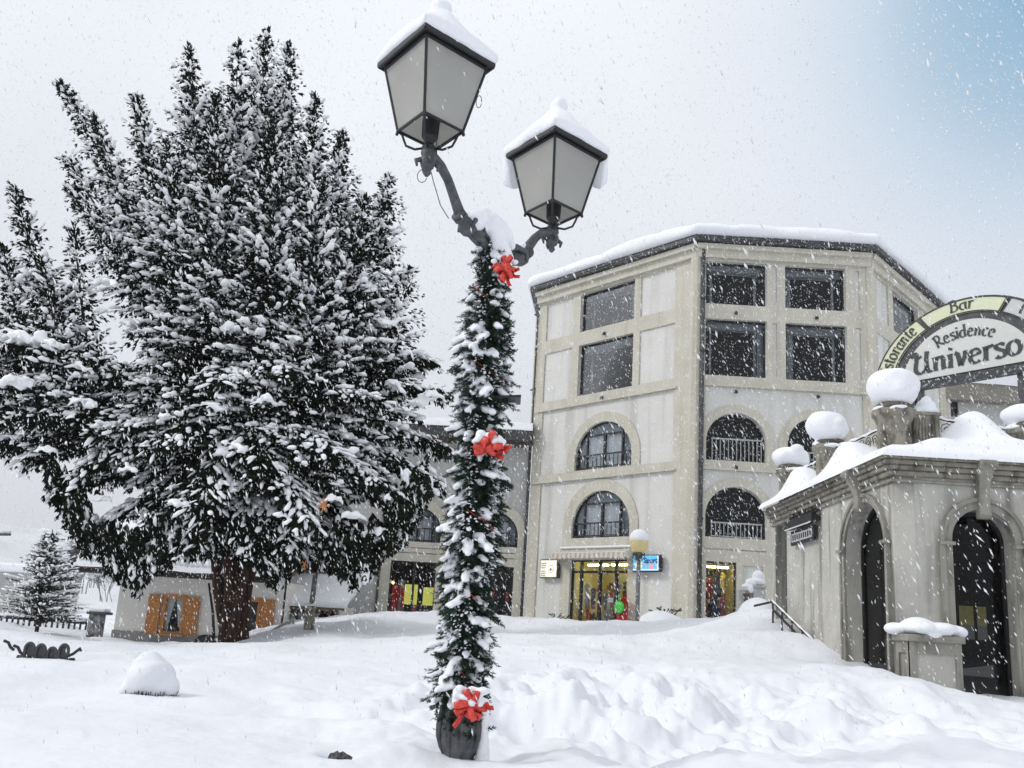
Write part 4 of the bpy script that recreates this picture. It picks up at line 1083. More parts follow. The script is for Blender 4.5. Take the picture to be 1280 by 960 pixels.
# ------------------------------------------------ snow on the terrace
def terrace_snow():
    X0, X1, Y0, Y1 = KP.x - .30, KP.x + RL, KP.y - .30, KP.y + 7.2
    xs = np.concatenate([X0 + np.array([0, .02, .05, .09, .14]), np.arange(X0 + .20, X0 + 2.6, .06), np.arange(X0 + 2.6, X1, .12)])
    ys = np.concatenate([Y0 + np.array([0, .02, .05, .09, .14]), np.arange(Y0 + .20, Y0 + 2.6, .06), np.arange(Y0 + 2.6, Y1, .10)])
    V = []
    for y in ys:
        for x in xs:
            ex, ey = x - X0, y - Y0; n1 = mnoise.fractal(Vector((x * .9, y * .9, 4)), 1, 2, 3)
            edge = min(ex, ey); h = .10 * min(1, edge / .10) ** .5 if edge > 0 else -.04
            h += min(edge, .35) * .45
            # mound between the pedestals
            def bump(cx, cy, sx, sy, a): return a * math.exp(-((x - cx) / sx) ** 2 - ((y - cy) / sy) ** 2)
            m_ = bump(9.0, 16.2, .80, .55, .74) + bump(9.15, 15.9, .35, .5, .16) + bump(9.9, 15.6, .5, .4, .12) + bump(7.75, 15.55, .25, .28, .10) + bump(7.45, 17.8, .46, 1.0, .50) + bump(7.45, 20.7, .46, .95, .48)
            m_ += bump(7.02, 17.6, .30, .75, .34) + bump(7.05, 20.6, .30, .7, .36) + bump(7.9, 15.15, .5, .28, .16) + bump(9.3, 15.25, .9, .35, .22)
            m_ += bump(11.3, 16.3, .8, .6, .75) + .25 * min(1, max(0, (min(ex, ey) - .6) / 1.5))
            s_ = min(1, edge / .45)
            V.append((x, y, 5.385 + h + m_ * s_ + .05 * n1 * s_))
    nx, ny = len(xs), len(ys); idx = np.arange(nx * ny).reshape(ny, nx)
    F = np.stack([idx[:-1, :-1], idx[:-1, 1:], idx[1:, 1:], idx[1:, :-1]], -1).reshape(-1, 4)
    V = np.array(V)
    # skirt so that the edge has thickness
    link('terrace_snow', np_mesh('s', V, F), pav, M['snowcap'], True)
terrace_snow()

# ------------------------------------------------ pedestals with snow balls
def pedestal(x, y, z, label, ball, kind_parts=True, sc=1.0, block=False, off=(0, 0), sqz=1.0):
    p = thing('stone_pedestal', label, 'pedestal', (x, y, z), 'carved pedestals topped by snow balls around the terrace')
    c = Vector((x, y, 5.35)); h = z - 5.35
    mb = MB(); prof = [(.17, 0), (.17, h * .25), (.19, h * .45), (.25, h * .68), (.36, h * .88), (.40, h * .92), (.40, h)]
    prof = [(r * sc, q) for r, q in prof]
    mb.lathe(c, prof, 40, wob=lambda a, z_: 1 + .035 * cos(10 * a), sq=0)
    smooth_by_angle(mb.build('flared_body', M['cornice'], p), 30)
    mb = MB(); mb.box(c + _Z * (h * .45), (.62 * sc, .20, h * .82)); mb.box(c + _Z * (h * .45), (.20, .62 * sc, h * .82)); bevel(mb.build('scroll_bracket', M['cornice'], p), .05, 3)
    mb = MB(); mb.lathe(Vector((x, y, z)), [(.28 * sc, 0), (.33 * sc, .03), (.34 * sc, .09), (.27 * sc, .15), (.1, .16)], 28); mb.build('stone_dish', mat('mossy_stone', (.09, .08, .06), .95, color2=(.17, .16, .13), noise_amt=.15, noise_scale=9, bump=.02, bump_scale=40), p, True)
    R_ = ball
    cc = Vector((x + off[0], y + off[1], z + .12 + R_ * .72 * sqz))
    its = [(cc, (R_, R_, R_ * .82 * sqz)), (cc + Vector((.06, .03, -R_ * .18)), (R_ * .88, R_ * .9, R_ * .68 * sqz)), (cc + Vector((-.07, 0, .04)), (R_ * .86, R_ * .86, R_ * .7 * sqz))]
    rq = random.Random(int(x * 100 + y * 10))
    for k in range(10):
        a = rq.uniform(0, 6.28); e_ = rq.uniform(.25, .45) * R_; its.append((cc + Vector((cos(a) * R_ * .66, sin(a) * R_ * .66, rq.uniform(-.35, .45) * R_ * sqz)), (e_, e_, e_ * .8)))
    its += [(Vector((x - .05, y - .3 * sc, z - .02)), (.2, .12, .06)), (Vector((x - .30 * sc, y, z + .02)), (.12, .2, .07))]
    b = blobs('snow_ball', its, M['snowcap'], p, .03, 3, .16, .4)
    return p
pedestal(7.42, 16.0, 6.52, 'nearest carved pedestal at the terrace corner, carrying the biggest snow ball', .49)
pedestal(7.42, 19.3, 6.52, 'second carved pedestal along the terrace side, its snow ball leaning to the left', .46, off=(-.10, -.05))
pedestal(7.42, 22.0, 6.42, 'farthest carved pedestal along the terrace side, with a flattened snow ball', .45, sqz=.72)
pedestal(10.05, 16.0, 6.28, 'carved pedestal at the right edge of the view with a long flat cushion of snow', .47, sqz=.55)
# parapet block beside the first pedestal
pb = thing('parapet_block', 'square parapet block with a pointed heap of snow, right beside the nearest pedestal', 'parapet', (8.0, 16.1, 5.4))
mb = MB(); mb.box((8.03, 16.12, 5.93), (.50, .42, 1.06)); mb.box((8.03, 16.12, 6.49), (.56, .48, .07)); bevel(mb.build('block', M['cornice'], pb), .02)
mb = MB(); 
for k in range(7): mb.tube([(7.84 + .055 * k, 15.90, 5.7), (7.80 + .065 * k, 15.89, 6.1), (7.84 + .055 * k, 15.90, 6.38)], .018, 5)
mb.build('carving', M['cornice'], pb)
blobs('snow_heap', [((8.08, 16.12, 6.58), (.28, .24, .12)), ((8.12, 16.12, 6.70), (.19, .18, .14)), ((8.13, 16.12, 6.80), (.10, .11, .11)), ((7.84, 16.1, 6.54), (.16, .2, .06))], M['snowcap'], pb, .02, 3, .06, .3)
# wrought-iron rails between the pedestals
def iron_rail(p0, p1, label):
    t_ = thing('iron_rail', label, 'railing', tuple((Vector(p0) + Vector(p1)) / 2))
    p0, p1 = Vector(p0), Vector(p1); d = (p1 - p0); L_ = d.length; d.normalize()
    mb = MB(); n = 14
    mb.tube([p0.lerp(p1, k / n) - _Z * .04 * sin(pi * k / n) for k in range(n + 1)], .018, 6)
    mb.tube([p0 - _Z * .42, p1 - _Z * .42], .014, 6)
    k = .2
    while k < L_ - .15:
        c = p0 + d * k - _Z * .21
        mb.tube([c + d * (.02 + .13 * (1 - q / 16)) * cos(q * .75) + _Z * (.02 + .13 * (1 - q / 16)) * sin(q * .75) for q in range(17)], .009, 5)
        k += .32
    mb.build('ironwork', M['blackm'], t_, True)
    mb = MB(); mb.tube([p0.lerp(p1, k / n) + _Z * (.025 + .012 * sin(k * 2.3) - .04 * sin(pi * k / n)) for k in range(n + 1)], [.028 + .01 * sin(k * 1.7) for k in range(n + 1)], 8)
    mb.build('snow_ridge', M['snowcap'], t_, True)
iron_rail((7.42, 16.35, 6.30), (7.42, 18.95, 6.42), 'snow-edged iron scroll rail between the nearest and second pedestals')
iron_rail((7.42, 19.65, 6.30), (7.42, 21.65, 6.36), 'snow-edged iron scroll rail between the second and farthest pedestals')
iron_rail((8.30, 16.1, 6.46), (9.75, 16.05, 6.30), 'snow-edged iron scroll rail right of the parapet block')

# ================================================================== ARCHED SIGN
SG = Frame(px(1150, 488, 18.0), radians(-51)); SCX, SCZ = 0.99, 7.72
sign = thing('arched_sign', 'half-round sign on a dark frame with panels reading Ristorante, Bar and Residence Universo', 'sign', tuple(SG.w(SCX, SCZ - .2, 0)))
def ell(a, b, t0, t1, n=40): return [(SCX + a * cos(t0 + (t1 - t0) * k / n), SCZ + b * sin(t0 + (t1 - t0) * k / n)) for k in range(n + 1)]
Ao, Bo, Ai, Bi, Ap, Bp = 2.02, 1.76, 1.60, 1.44, 1.38, 1.28
plate('sign_back', SG, [ell(Ao + .03, Bo + .03, 0, pi) + [(SCX - Ao - .03, SCZ - .09), (SCX + Ao + .03, SCZ - .09)]], -.03, .12, M['gutter'], sign)
yl = mat('sign_panel_yellow', (.66, .68, .46), .5, color2=(.60, .63, .44), noise_amt=.2, noise_scale=2)
gy = mat('sign_panel_grey', (.48, .49, .48), .5, color2=(.53, .54, .53), noise_amt=.2, noise_scale=2)
gw = mat('sign_panel_white', (.54, .56, .52), .5, color2=(.60, .61, .59), noise_amt=.2, noise_scale=2)
segs = [(radians(180), radians(119.5), yl), (radians(117.5), radians(63.5), yl), (radians(61.5), radians(0), gy)]
for t0, t1, mm in segs:
    lp = ell(Ao, Bo, t0, t1) + ell(Ai, Bi, t1, t0)
    plate('ring_panel', SG, [lp], .0, .028, mm, sign)
    plate('ring_edge', SG, [lp, ell(Ao - .022, Bo - .022, t0 - .012, t1 + .012) + ell(Ai + .022, Bi + .022, t1 + .012, t0 - .012)], .012, .011, M['blackm'], sign)
inner = ell(Ap, Bp, 0, pi) + [(SCX - Ap, SCZ + .10), (SCX + Ap, SCZ + .10)]
def clipz(lp, z): return [(a, max(b, z)) for a, b in lp]
inner = clipz(ell(Ap, Bp, 0.08, pi - 0.08), SCZ + .12)
plate('centre_panel', SG, [inner], .0, .028, gw, sign)
bar_m = mat('snow_speckled_metal', (.04, .042, .045), .7, color2=(.45, .47, .5), noise_amt=.06, noise_scale=14)
for _nd in bar_m.node_tree.nodes:
    if _nd.bl_idname == 'ShaderNodeMapRange': _nd.inputs[1].default_value = .55; _nd.inputs[2].default_value = .68
plate('bottom_bar', SG, [rect(SCX - Ao - .05, SCX + Ao + .05, SCZ - .10, SCZ + .07)], .03, .16, bar_m, sign)
for a in (-.02, SCX * 2 + .02):
    mb = MB(); mb.box(SG.w(a, (5.3 + SCZ) / 2, -.10), (.10, .10, SCZ - 5.3), SG.ax); mb.build('post', M['gutter'], sign)

# lettering drawn with a broad pen
def arcpts(cx, cy, rx, ry, a0, a1, n=14): return [(cx + rx * cos(radians(a0 + (a1 - a0) * k / n)), cy + ry * sin(radians(a0 + (a1 - a0) * k / n))) for k in range(n + 1)]
GL = {
 'R': (.74, [[(.16, 0), (.20, .5), (.17, 1.0)], [(.02, .93)] + arcpts(.30, .73, .27, .27, 100, -90) + [(.20, .46)], [(.30, .46), (.50, .2), (.72, .02)]]),
 'B': (.70, [[(.16, 0), (.19, .5), (.16, 1.0)], [(.03, .95)] + arcpts(.30, .76, .22, .22, 95, -90) + [(.20, .54)], arcpts(.32, .28, .28, .27, 88, -95) + [(.06, .03)]]),
 'T': (.72, [[(.02, .86), (.10, 1.0), (.35, .95), (.66, 1.0)], [(.36, .95), (.32, .5), (.38, .04), (.5, .02)]]),
 'U': (.86, [[(.02, .80)] + arcpts(.14, .86, .10, .12, 200, 0, 8) + [(.22, .6), (.18, .3)] + arcpts(.38, .24, .20, .23, 185, 300, 10), [(.66, .98), (.62, .6), (.64, .2), (.72, .02), (.84, .04)], [(.48, .04), (.60, .18), (.64, .30)], [(.30, .72), (.44, .80)]]),
 'i': (.26, [[(.10, .62), (.13, .35), (.11, 0)], [(.11, .80), (.14, .90)]]),
 's': (.46, [[(.40, .55)] + arcpts(.24, .48, .15, .13, 40, 200, 8) + [(.26, .33)] + arcpts(.24, .16, .17, .16, 60, -150, 10)]),
 't': (.36, [[(.14, .86), (.15, .4), (.15, .14), (.22, .02), (.34, .06)], [(.02, .62), (.32, .62)]]),
 'o': (.56, [arcpts(.27, .31, .22, .30, 70, 250), arcpts(.27, .31, .22, .30, -110, 75)]),
 'r': (.42, [[(.12, .62), (.14, .35), (.12, 0)], [(.14, .44), (.24, .60), (.36, .62), (.38, .54)]]),
 'a': (.54, [arcpts(.24, .28, .20, .28, 60, 300), [(.44, .62), (.42, .3), (.44, .06), (.52, .02)]]),
 'n': (.60, [[(.10, .62), (.13, .35), (.11, 0)], [(.13, .44), (.26, .60), (.38, .60), (.44, .46), (.43, .2), (.46, .02)]]),
 'e': (.52, [[(.08, .30), (.40, .38)] + arcpts(.25, .36, .17, .25, 10, 180, 8) + arcpts(.27, .24, .20, .24, 170, 320, 10)]),
 'd': (.58, [arcpts(.24, .28, .20, .28, 60, 300), [(.38, 1.0), (.43, .6), (.42, .25), (.46, .02)]]),
 'c': (.48, [[(.40, .52)] + arcpts(.26, .30, .21, .30, 60, 310, 14)]),
 'v': (.54, [[(.04, .62), (.14, .56), (.25, .02)], [(.25, .02), (.42, .40), (.44, .62), (.36, .60)]]),
 'b': (.56, [[(.10, 1.0), (.13, .5), (.13, .1)], arcpts(.28, .28, .20, .28, 130, -130, 14)]),
 'h': (.60, [[(.10, 1.0), (.13, .5), (.11, 0)], [(.13, .44), (.26, .60), (.38, .60), (.44, .46), (.43, .2), (.46, .02)]]),
}
def word(mb, txt, fr, pos, size, o=.02, wmax=.15, wmin=.05, sp=1.0):
    """pos(s) -> (a, z, tilt): the baseline at arc length s measured from the word's centre"""
    tot = sum(GL[c][0] for c in txt) * size * sp; s = -tot / 2
    for c in txt:
        w, strokes = GL[c]; w *= size * sp
        a0, z0, th = pos(s + w / 2); ct, st = cos(th), sin(th)
        def P(x, y):
            lx, ly = (x * size * sp - w / 2), y * size
            return a0 + lx * ct - ly * st, z0 + lx * st + ly * ct
        for ln in strokes:
            pts = [Vector(P(*q)) for q in ln]
            # resample
            L = []; 
            for p, q in zip(pts[:-1], pts[1:]):
                for k in range(3): L.append(p.lerp(q, k / 3))
            L.append(pts[-1]); vs = []; n = len(L)
            for i, p in enumerate(L):
                tg = (L[min(i + 1, n - 1)] - L[max(i - 1, 0)]); tg = tg.normalized() if tg.length > 0 else Vector((1, 0))
                ang = atan2(tg.y, tg.x) - th
                wd = size * (wmin + (wmax - wmin) * abs(sin(ang - radians(15)))) / 2
                if i in (0, n - 1): wd *= 1.35
                nv = Vector((-tg.y, tg.x)) * wd
                vs += [fr.w(p.x + nv.x, p.y + nv.y, o), fr.w(p.x - nv.x, p.y - nv.y, o)]
            mb.add(vs, [(2 * i, 2 * i + 1, 2 * i + 3, 2 * i + 2) for i in range(n - 1)])
        s += w
def on_ell(a, b, tmid):
    def pos(s):
        t = tmid
        # walk along the ellipse (clockwise = to the right)
        steps = 40; ds = s / steps
        for _ in range(steps):
            g = sqrt((a * sin(t)) ** 2 + (b * cos(t)) ** 2); t -= ds / g
        dx, dz = a * sin(t), -b * cos(t)
        return SCX + a * cos(t), SCZ + b * sin(t), atan2(dz, dx)
    return pos
def lettering(name, txt, pos, size, o=.013, **k):
    mb = MB(); word(mb, txt, SG, pos, size, o, **k); ob = mb.build('lettering', mat('letter_black', (.035, .037, .04), .6), sign)
    md = ob.modifiers.new('s', 'SOLIDIFY'); md.thickness = .006; md.offset = 0; return ob
lettering('l', 'Ristorante', on_ell(Ai + .085, Bi + .08, radians(148)), .30, sp=.86)
lettering('l', 'Bar', on_ell(Ai + .10, Bi + .08, radians(91)), .27, sp=1.12)
lettering('l', 'Tabacchi', on_ell(Ai + .10, Bi + .08, radians(33)), .27, sp=1.0)
lettering('l', 'Residence', on_ell(1.04, .90, radians(90)), .285, sp=.90)
lettering('l', 'Universo', lambda s: (SCX - .02 + s, SCZ + .27 + .02 * sin(s), .0), .50, sp=1.08, wmax=.19, wmin=.06)

# ================================================================== STAIR RAIL, GATE PIER, PARK LAMP
sr = thing('stair_handrail', 'dark sloping handrail dusted with snow beside the pavilion side wall', 'handrail', (6.7, 20, 2))
r0, r1 = px(966, 752, 21.6), px(1017, 801, 18.9)
mb = MB(); mb.tube([r0, r1], .035, 8); mb.tube([r0 - _Z * .22 + Vector((.02, 0, 0)), r1 - _Z * .22], .03, 8); mb.tube([r0, r0 + Vector((-.35, .4, -.12))], .03, 8)
for k in range(5):
    p = r0.lerp(r1, k / 4); mb.tube([p, p - _Z * .7], .022, 6)
mb.build('rail', M['blackm'], sr, True)
mb = MB(); mb.tube([r0.lerp(r1, k / 14) + Vector((-.02, 0, .035)) for k in range(15)], [.022 + .008 * sin(k * 2.1) for k in range(15)], 7); mb.build('snow_ridge', M['snowcap'], sr, True)

PY = 26.5
gp = thing('gate_pier', 'square stone gate pier with a tall crooked cap of snow, left of the stair handrail', 'pier', (px(943, 770, PY).x, PY, 1.8))
a0, a1 = px(942, 740, PY).x, px(957, 740, PY).x; zt = px(948, 732, PY).z
mb = MB(); mb.box(((a0 + a1) / 2, PY + .2, zt - 1.0), (a1 - a0, .42, 2.0)); mb.box(((a0 + a1) / 2, PY + .2, zt - .03), (a1 - a0 + .06, .5, .07)); bevel(mb.build('shaft', M['stuccolow'], gp), .015)
b0 = px(926, 740, PY).x; mb = MB(); mb.box(((b0 + a0) / 2, PY + .35, zt - 1.15), (a0 - b0, .3, 2.0)); mb.build('side_wall', M['stuccolow'], gp)
mb = MB(); mb.box(((b0 + a0) / 2 + .02, PY + .10, zt - .42), (.15, .15, .22)); mb.box(((b0 + a0) / 2 + .02, PY + .10, zt - .28), (.19, .19, .04)); mb.build('wall_lantern', M['brown'], gp)
cx = (a0 + a1) / 2
blobs('snow_cap', [((cx, PY + .2, zt + .12), (.25, .26, .14)), ((cx + .02, PY + .2, zt + .28), (.20, .2, .20)), ((cx - .20, PY + .1, zt + .10), (.20, .18, .13)), ((cx - .36, PY + .1, zt - .02), (.16, .12, .07)), ((cx - .26, PY + .02, zt - .10), (.09, .09, .16))], M['snowcap'], gp, .02, 3, .08, .3)

LYp = 31.0
lp_ = thing('park_lamp', 'slim grey lamp post with a yellowish snow-topped globe, in front of the lit shop', 'lamp', tuple(px(796, 786, LYp)))
b_ = px(796, 788, LYp); g_c = px(796.5, 677, LYp); tp = Vector((b_.x, LYp, px(795, 697, LYp).z))
mb = MB(); mb.tube([(b_.x, LYp, b_.z - .5), (b_.x, LYp, tp.z)], [.085, .075], 12); mb.build('post', mat('grey_paint_post', (.14, .145, .15), .5), lp_, True)
mb = MB(); mb.lathe((b_.x, LYp, tp.z - .02), [(.08, -.1), (.10, 0), (.15, .08), (.23, .16), (.21, .20), (.10, .22)], 16); 
for k in range(6):
    a = k * pi / 3; mb.tube([(b_.x + .10 * cos(a), LYp + .10 * sin(a), tp.z - .10), (b_.x + .2 * cos(a), LYp + .2 * sin(a), tp.z + .02), (b_.x + .22 * cos(a), LYp + .22 * sin(a), tp.z + .16)], .016, 5)
mb.build('globe_holder', M['gutter'], lp_)
gz0 = tp.z + .16
mb = MB(); mb.lathe((b_.x, LYp, gz0), [(.14, 0), (.26, .08), (.325, .25), (.34, .42), (.32, .55), (.24, .66), (.05, .70)], 24); mb.build('globe', mat('amber_globe', (.50, .42, .20), .4, emit=(1, .8, .35), emit_str=.12), lp_, True)
mb = MB(); mb.lathe((b_.x, LYp, gz0 + .46), [(.30, -.02), (.345, .0), (.35, .10), (.32, .24), (.22, .36), (.10, .41), (.02, .42)], 24, wob=lambda a, z: 1 + .03 * sin(3 * a)); mb.build('snow_dome', M['snowcap'], lp_, True)
mb = MB(); mb.tube([(b_.x + .05, LYp - .03, tp.z - .25), (b_.x + .45, LYp - .03, tp.z - .20)], .02, 6); mb.build('stay', mat('white_paint', (.75, .75, .74), .6), lp_)

# snow-buried shrubs at the foot of the wall
def twigs(name, label, x, y, z, r, h, n, group=None, mound=True, seed=0):
    rr = random.Random(seed); t_ = thing(name, label, 'shrub', (x, y, z), group)
    mb = MB(); c = Vector((x, y, z))
    for k in range(n):
        a = rr.uniform(0, pi * 2); q = c + Vector((cos(a) * r * rr.random(), sin(a) * r * rr.random() * .6, rr.uniform(0, .05)))
        e_ = q + Vector((cos(a) * r * .5, sin(a) * r * .3, h * rr.uniform(.5, 1)))
        mb.tube([q, q.lerp(e_, .5) + _Z * .03, e_], [.02, .016, .03], 5)
        mb.tube([e_ - _Z * .03, e_ + Vector((.07 * cos(a), .05, .01))], [.03, .012], 5)
    mb.build('twigs', mat('dark_leaf', (.02, .025, .012), .8), t_)
    return t_
q = px(830, 764, 33.4); twigs('wall_shrub', 'dark twig tips poking from the snow mound right of the shop door', q.x, q.y, q.z - .15, .48, .32, 13, seed=1)
q = px(694, 771, 38.2); twigs('wall_shrub', 'few dark twig tips poking from the snow left of the shop door', q.x, q.y, q.z - .12, .45, .25, 8, seed=2)
q = px(825, 785, 32.8)
tag(origin_to(blobs('snow_mound', [((q.x, q.y, q.z + .1), (.85, .7, .55)), ((q.x + .25, q.y, q.z + .05), (.85, .7, .48)), ((q.x - .3, q.y - .2, q.z), (.6, .6, .45))], M['snow'], None, .05, 3, .06, .5), (q.x, q.y, q.z)), 'rounded heap of snow against the wall right of the park lamp', 'snow heap')
q = px(975, 775, 24.6)
tag(origin_to(blobs('snow_mound', [((q.x - .5, q.y + .5, q.z - .0), (.55, .8, .62)), ((q.x - .1, q.y - .6, q.z - .25), (.55, .9, .55)), ((q.x - .9, q.y + .6, q.z - .3), (.7, .8, .5))], M['snow'], None, .05, 3, .06, .5), (q.x, q.y, q.z)), 'steep heap of snow between the gate pier and the stair handrail', 'snow heap')

# ================================================================== STREET LAMP
LP = Vector((-0.235, 6.0, 0)); LB = 1.0
lamp = thing('street_lamp', 'tall grey cast-iron street lamp with two snow-capped lanterns on curved arms', 'street lamp', (LP.x, LP.y, LB))
gzl = float(ground_z(LP.x, LP.y)) if True else 1.0
mb = MB(); flute = lambda a, z: 1 + (.075 * abs(cos(5 * a)) - .05) * (1 if .40 < z < .80 else .15)
mb.lathe((LP.x, LP.y, .70), [(r_ * .89, z_) for r_, z_ in [(.15, 0), (.15, .22), (.135, .25), (.14, .28), (.14, .31), (.125, .33), (.12, .36), (.128, .385), (.112, .41), (.135, .46), (.152, .52), (.158, .58), (.15, .65), (.135, .72), (.12, .78), (.10, .84), (.07, .88)]], 120, wob=flute)
for k in range(8):
    a = 2 * pi * k / 8 + .2; mb.tube([(LP.x + r_ * .89 * cos(a), LP.y + r_ * .89 * sin(a), .70 + z_) for r_, z_ in ((.112, .42), (.138, .48), (.157, .55), (.160, .62), (.148, .70), (.128, .78), (.105, .86))], [.008, .020, .026, .026, .022, .016, .010], 8)
mb.build('base_urn', M['greym'], lamp, True)
mb = MB(); mb.tube([(LP.x, LP.y, 1.3), (LP.x, LP.y, 3.0), (LP.x, LP.y, 4.86)], [.06, .05, .045], 16)
mb.lathe((LP.x, LP.y, 4.70), [(.05, 0), (.075, .03), (.06, .06), (.085, .12), (.06, .18), (.03, .24)], 20)
mb.build('post', M['greym'], lamp, True)
LDIR = (Vector((-.714, 5.45, 0)) - Vector((LP.x, LP.y, 0)))
LPOS = {'near': Vector((-.714, 5.45, 0)), 'far': Vector((.232, 6.56, 0))}
ROT = radians(-5.2)
frost = M['milk']
def arm(sign_):
    tgt = LPOS['near'] if sign_ > 0 else LPOS['far']
    c = Vector((LP.x, LP.y, 0)); d = tgt - c; L = d.length; d.normalize()
    mb = MB()
    prof = [(0.02, 4.76), (.10, 4.80), (.20, 4.83), (.30, 4.86), (.38, 4.92), (.45, 5.02), (.52, 5.12), (.60, 5.19), (.68, 5.22), (.74, 5.20)] if sign_ > 0 else \
           [(0.02, 4.76), (.12, 4.78), (.24, 4.80), (.34, 4.86), (.42, 4.97), (.50, 5.08), (.58, 5.16), (.66, 5.19), (.73, 5.18)]
    k = L / .73
    pts = [c + d * (r * k) + _Z * z for r, z in prof]
    rad = [.055, .06, .058, .05, .042, .036, .034, .036, .04, .03][:len(pts)]
    mb.tube(pts, rad, 12)
    # leaf swelling, collar and tendrils
    p = pts[3]; t_ = (pts[4] - pts[2]).normalized()
    mb.tube([p - t_ * .10, p - t_ * .05, p, p + t_ * .05], [.03, .068, .075, .03], 12)
    for q_ in (p + t_ * .07, p + t_ * .10): mb.tube([q_ - t_ * .012, q_ + t_ * .012], .056, 14)
    s = d.cross(_Z)
    for sg in (-1, 1):
        b = pts[1] + _Z * .02
        mb.tube([b, b + d * .10 + s * .05 * sg + _Z * .08, b + d * .19 + s * .08 * sg + _Z * .06, b + d * .21 + s * .07 * sg + _Z * .0], [.03, .026, .02, .008], 7)
    end = c + d * L + _Z * 5.17
    # socket hanging under the lantern: small fluted cup with a finial
    mb.lathe(end - _Z * .02, [(.012, -.10), (.03, -.075), (.02, -.05), (.045, -.03), (.06, .02), (.045, .05), (.055, .08), (.035, .11)], 14)
    for q_ in range(4):
        a = q_ * pi / 2 + .4; v = Vector((cos(a), sin(a), 0))
        mb.tube([end + v * .04, end + v * .085 - _Z * .02, end + v * .075 - _Z * .06], [.02, .018, .008], 6)
    mb.build('arm', M['greym'], lamp, True)
    return end
def lantern(pos):
    c = Vector((pos.x, pos.y, 0))
    def corner(k, r, z): 
        a = ROT - pi / 2 + k * pi / 2; return c + Vector((cos(a) * r, sin(a) * r, z))
    zb, zt, ze = 5.40, 5.90, 5.93; rb, rt, re = .235, .37, .436
    mb = MB()
    for k in range(4):
        mb.tube([corner(k, rb, zb), corner(k, rt, zt)], .011, 6)
        mb.tube([corner(k, rb, zb), corner(k + 1, rb, zb)], .012, 6)
        mb.tube([corner(k, rt, zt), corner(k + 1, rt, zt)], .012, 6)
        mb.tube([corner(k, rb, zb), corner(k, rb + .006, zb - .03)], .012, 6)
    fr_ = mb.build('lantern_frame', M['blackm'], lamp)
    # frosted panes, each its own
    for k in range(4):
        a_, b_, c_, d_ = corner(k, rb, zb), corner(k + 1, rb, zb), corner(k + 1, rt, zt), corner(k, rt, zt)
        inw = ((a_ + b_) / 2 - c); inw.z = 0; inw.normalize()
        mb = MB(); mb.add([a_, b_, c_, d_] + [v - inw * .006 for v in (a_, b_, c_, d_)], [(0, 1, 2, 3), (7, 6, 5, 4), (0, 4, 5, 1), (2, 6, 7, 3), (1, 5, 6, 2), (0, 3, 7, 4)])
        mb.build('lantern_pane', frost, fr_)
    # lamp holder inside and the curved brackets below
    mb = MB(); mb.lathe(c + _Z * 5.27, [(.022, 0), (.03, .03), (.035, .05), (.055, .08), (.06, .20), (.055, .26), (.03, .29), (.01, .30)], 16, wob=lambda a, z: 1 + .05 * cos(8 * a))
    mb.lathe(c + _Z * 5.24, [(.05, 0), (.052, .03), (.03, .06)], 14)
    mb.build('lamp_holder', M['blackm'], fr_)
    mb = MB()
    for k in range(4):
        v = (corner(k, 1, 0) - corner(k, 0, 0))
        b0 = c + _Z * 5.27
        mb.tube([b0 + v * .03, b0 + v * .10 - _Z * .012, b0 + v * .165 + _Z * .015, b0 + v * .185 + _Z * .06, b0 + v * .20 + _Z * .10, b0 + v * .235 + _Z * .13], .009, 7)
    mb.build('bracket', M['blackm'], fr_, True)
    # roof
    mb = MB()
    ring = lambda r, z: [corner(k, r, z) for k in range(4)]
    vs = ring(re, ze - .012) + ring(re, ze + .02) + ring(.13, ze + .27) + ring(.11, ze + .30)
    mb.add(vs, [(i * 4 + k, i * 4 + (k + 1) % 4, (i + 1) * 4 + (k + 1) % 4, (i + 1) * 4 + k) for i in range(3) for k in range(4)] + [(12, 13, 14, 15), (3, 2, 1, 0)])
    mb.lathe(c + _Z * (ze + .29), [(.09, 0), (.10, .03), (.06, .06), (.06, .09), (.02, .12)], 12)
    rf = mb.build('lantern_roof', M['blackm'], fr_); bevel(rf, .004)
    mb = MB()
    for k in range(4):
        a_, b_ = corner(k, re - .015, ze - .013), corner(k + 1, re - .015, ze - .013)
        mb.tube([a_, b_], .012, 6)
    mb.build('eave_lip', M['blackm'], fr_)
    return fr_, corner, ze, re
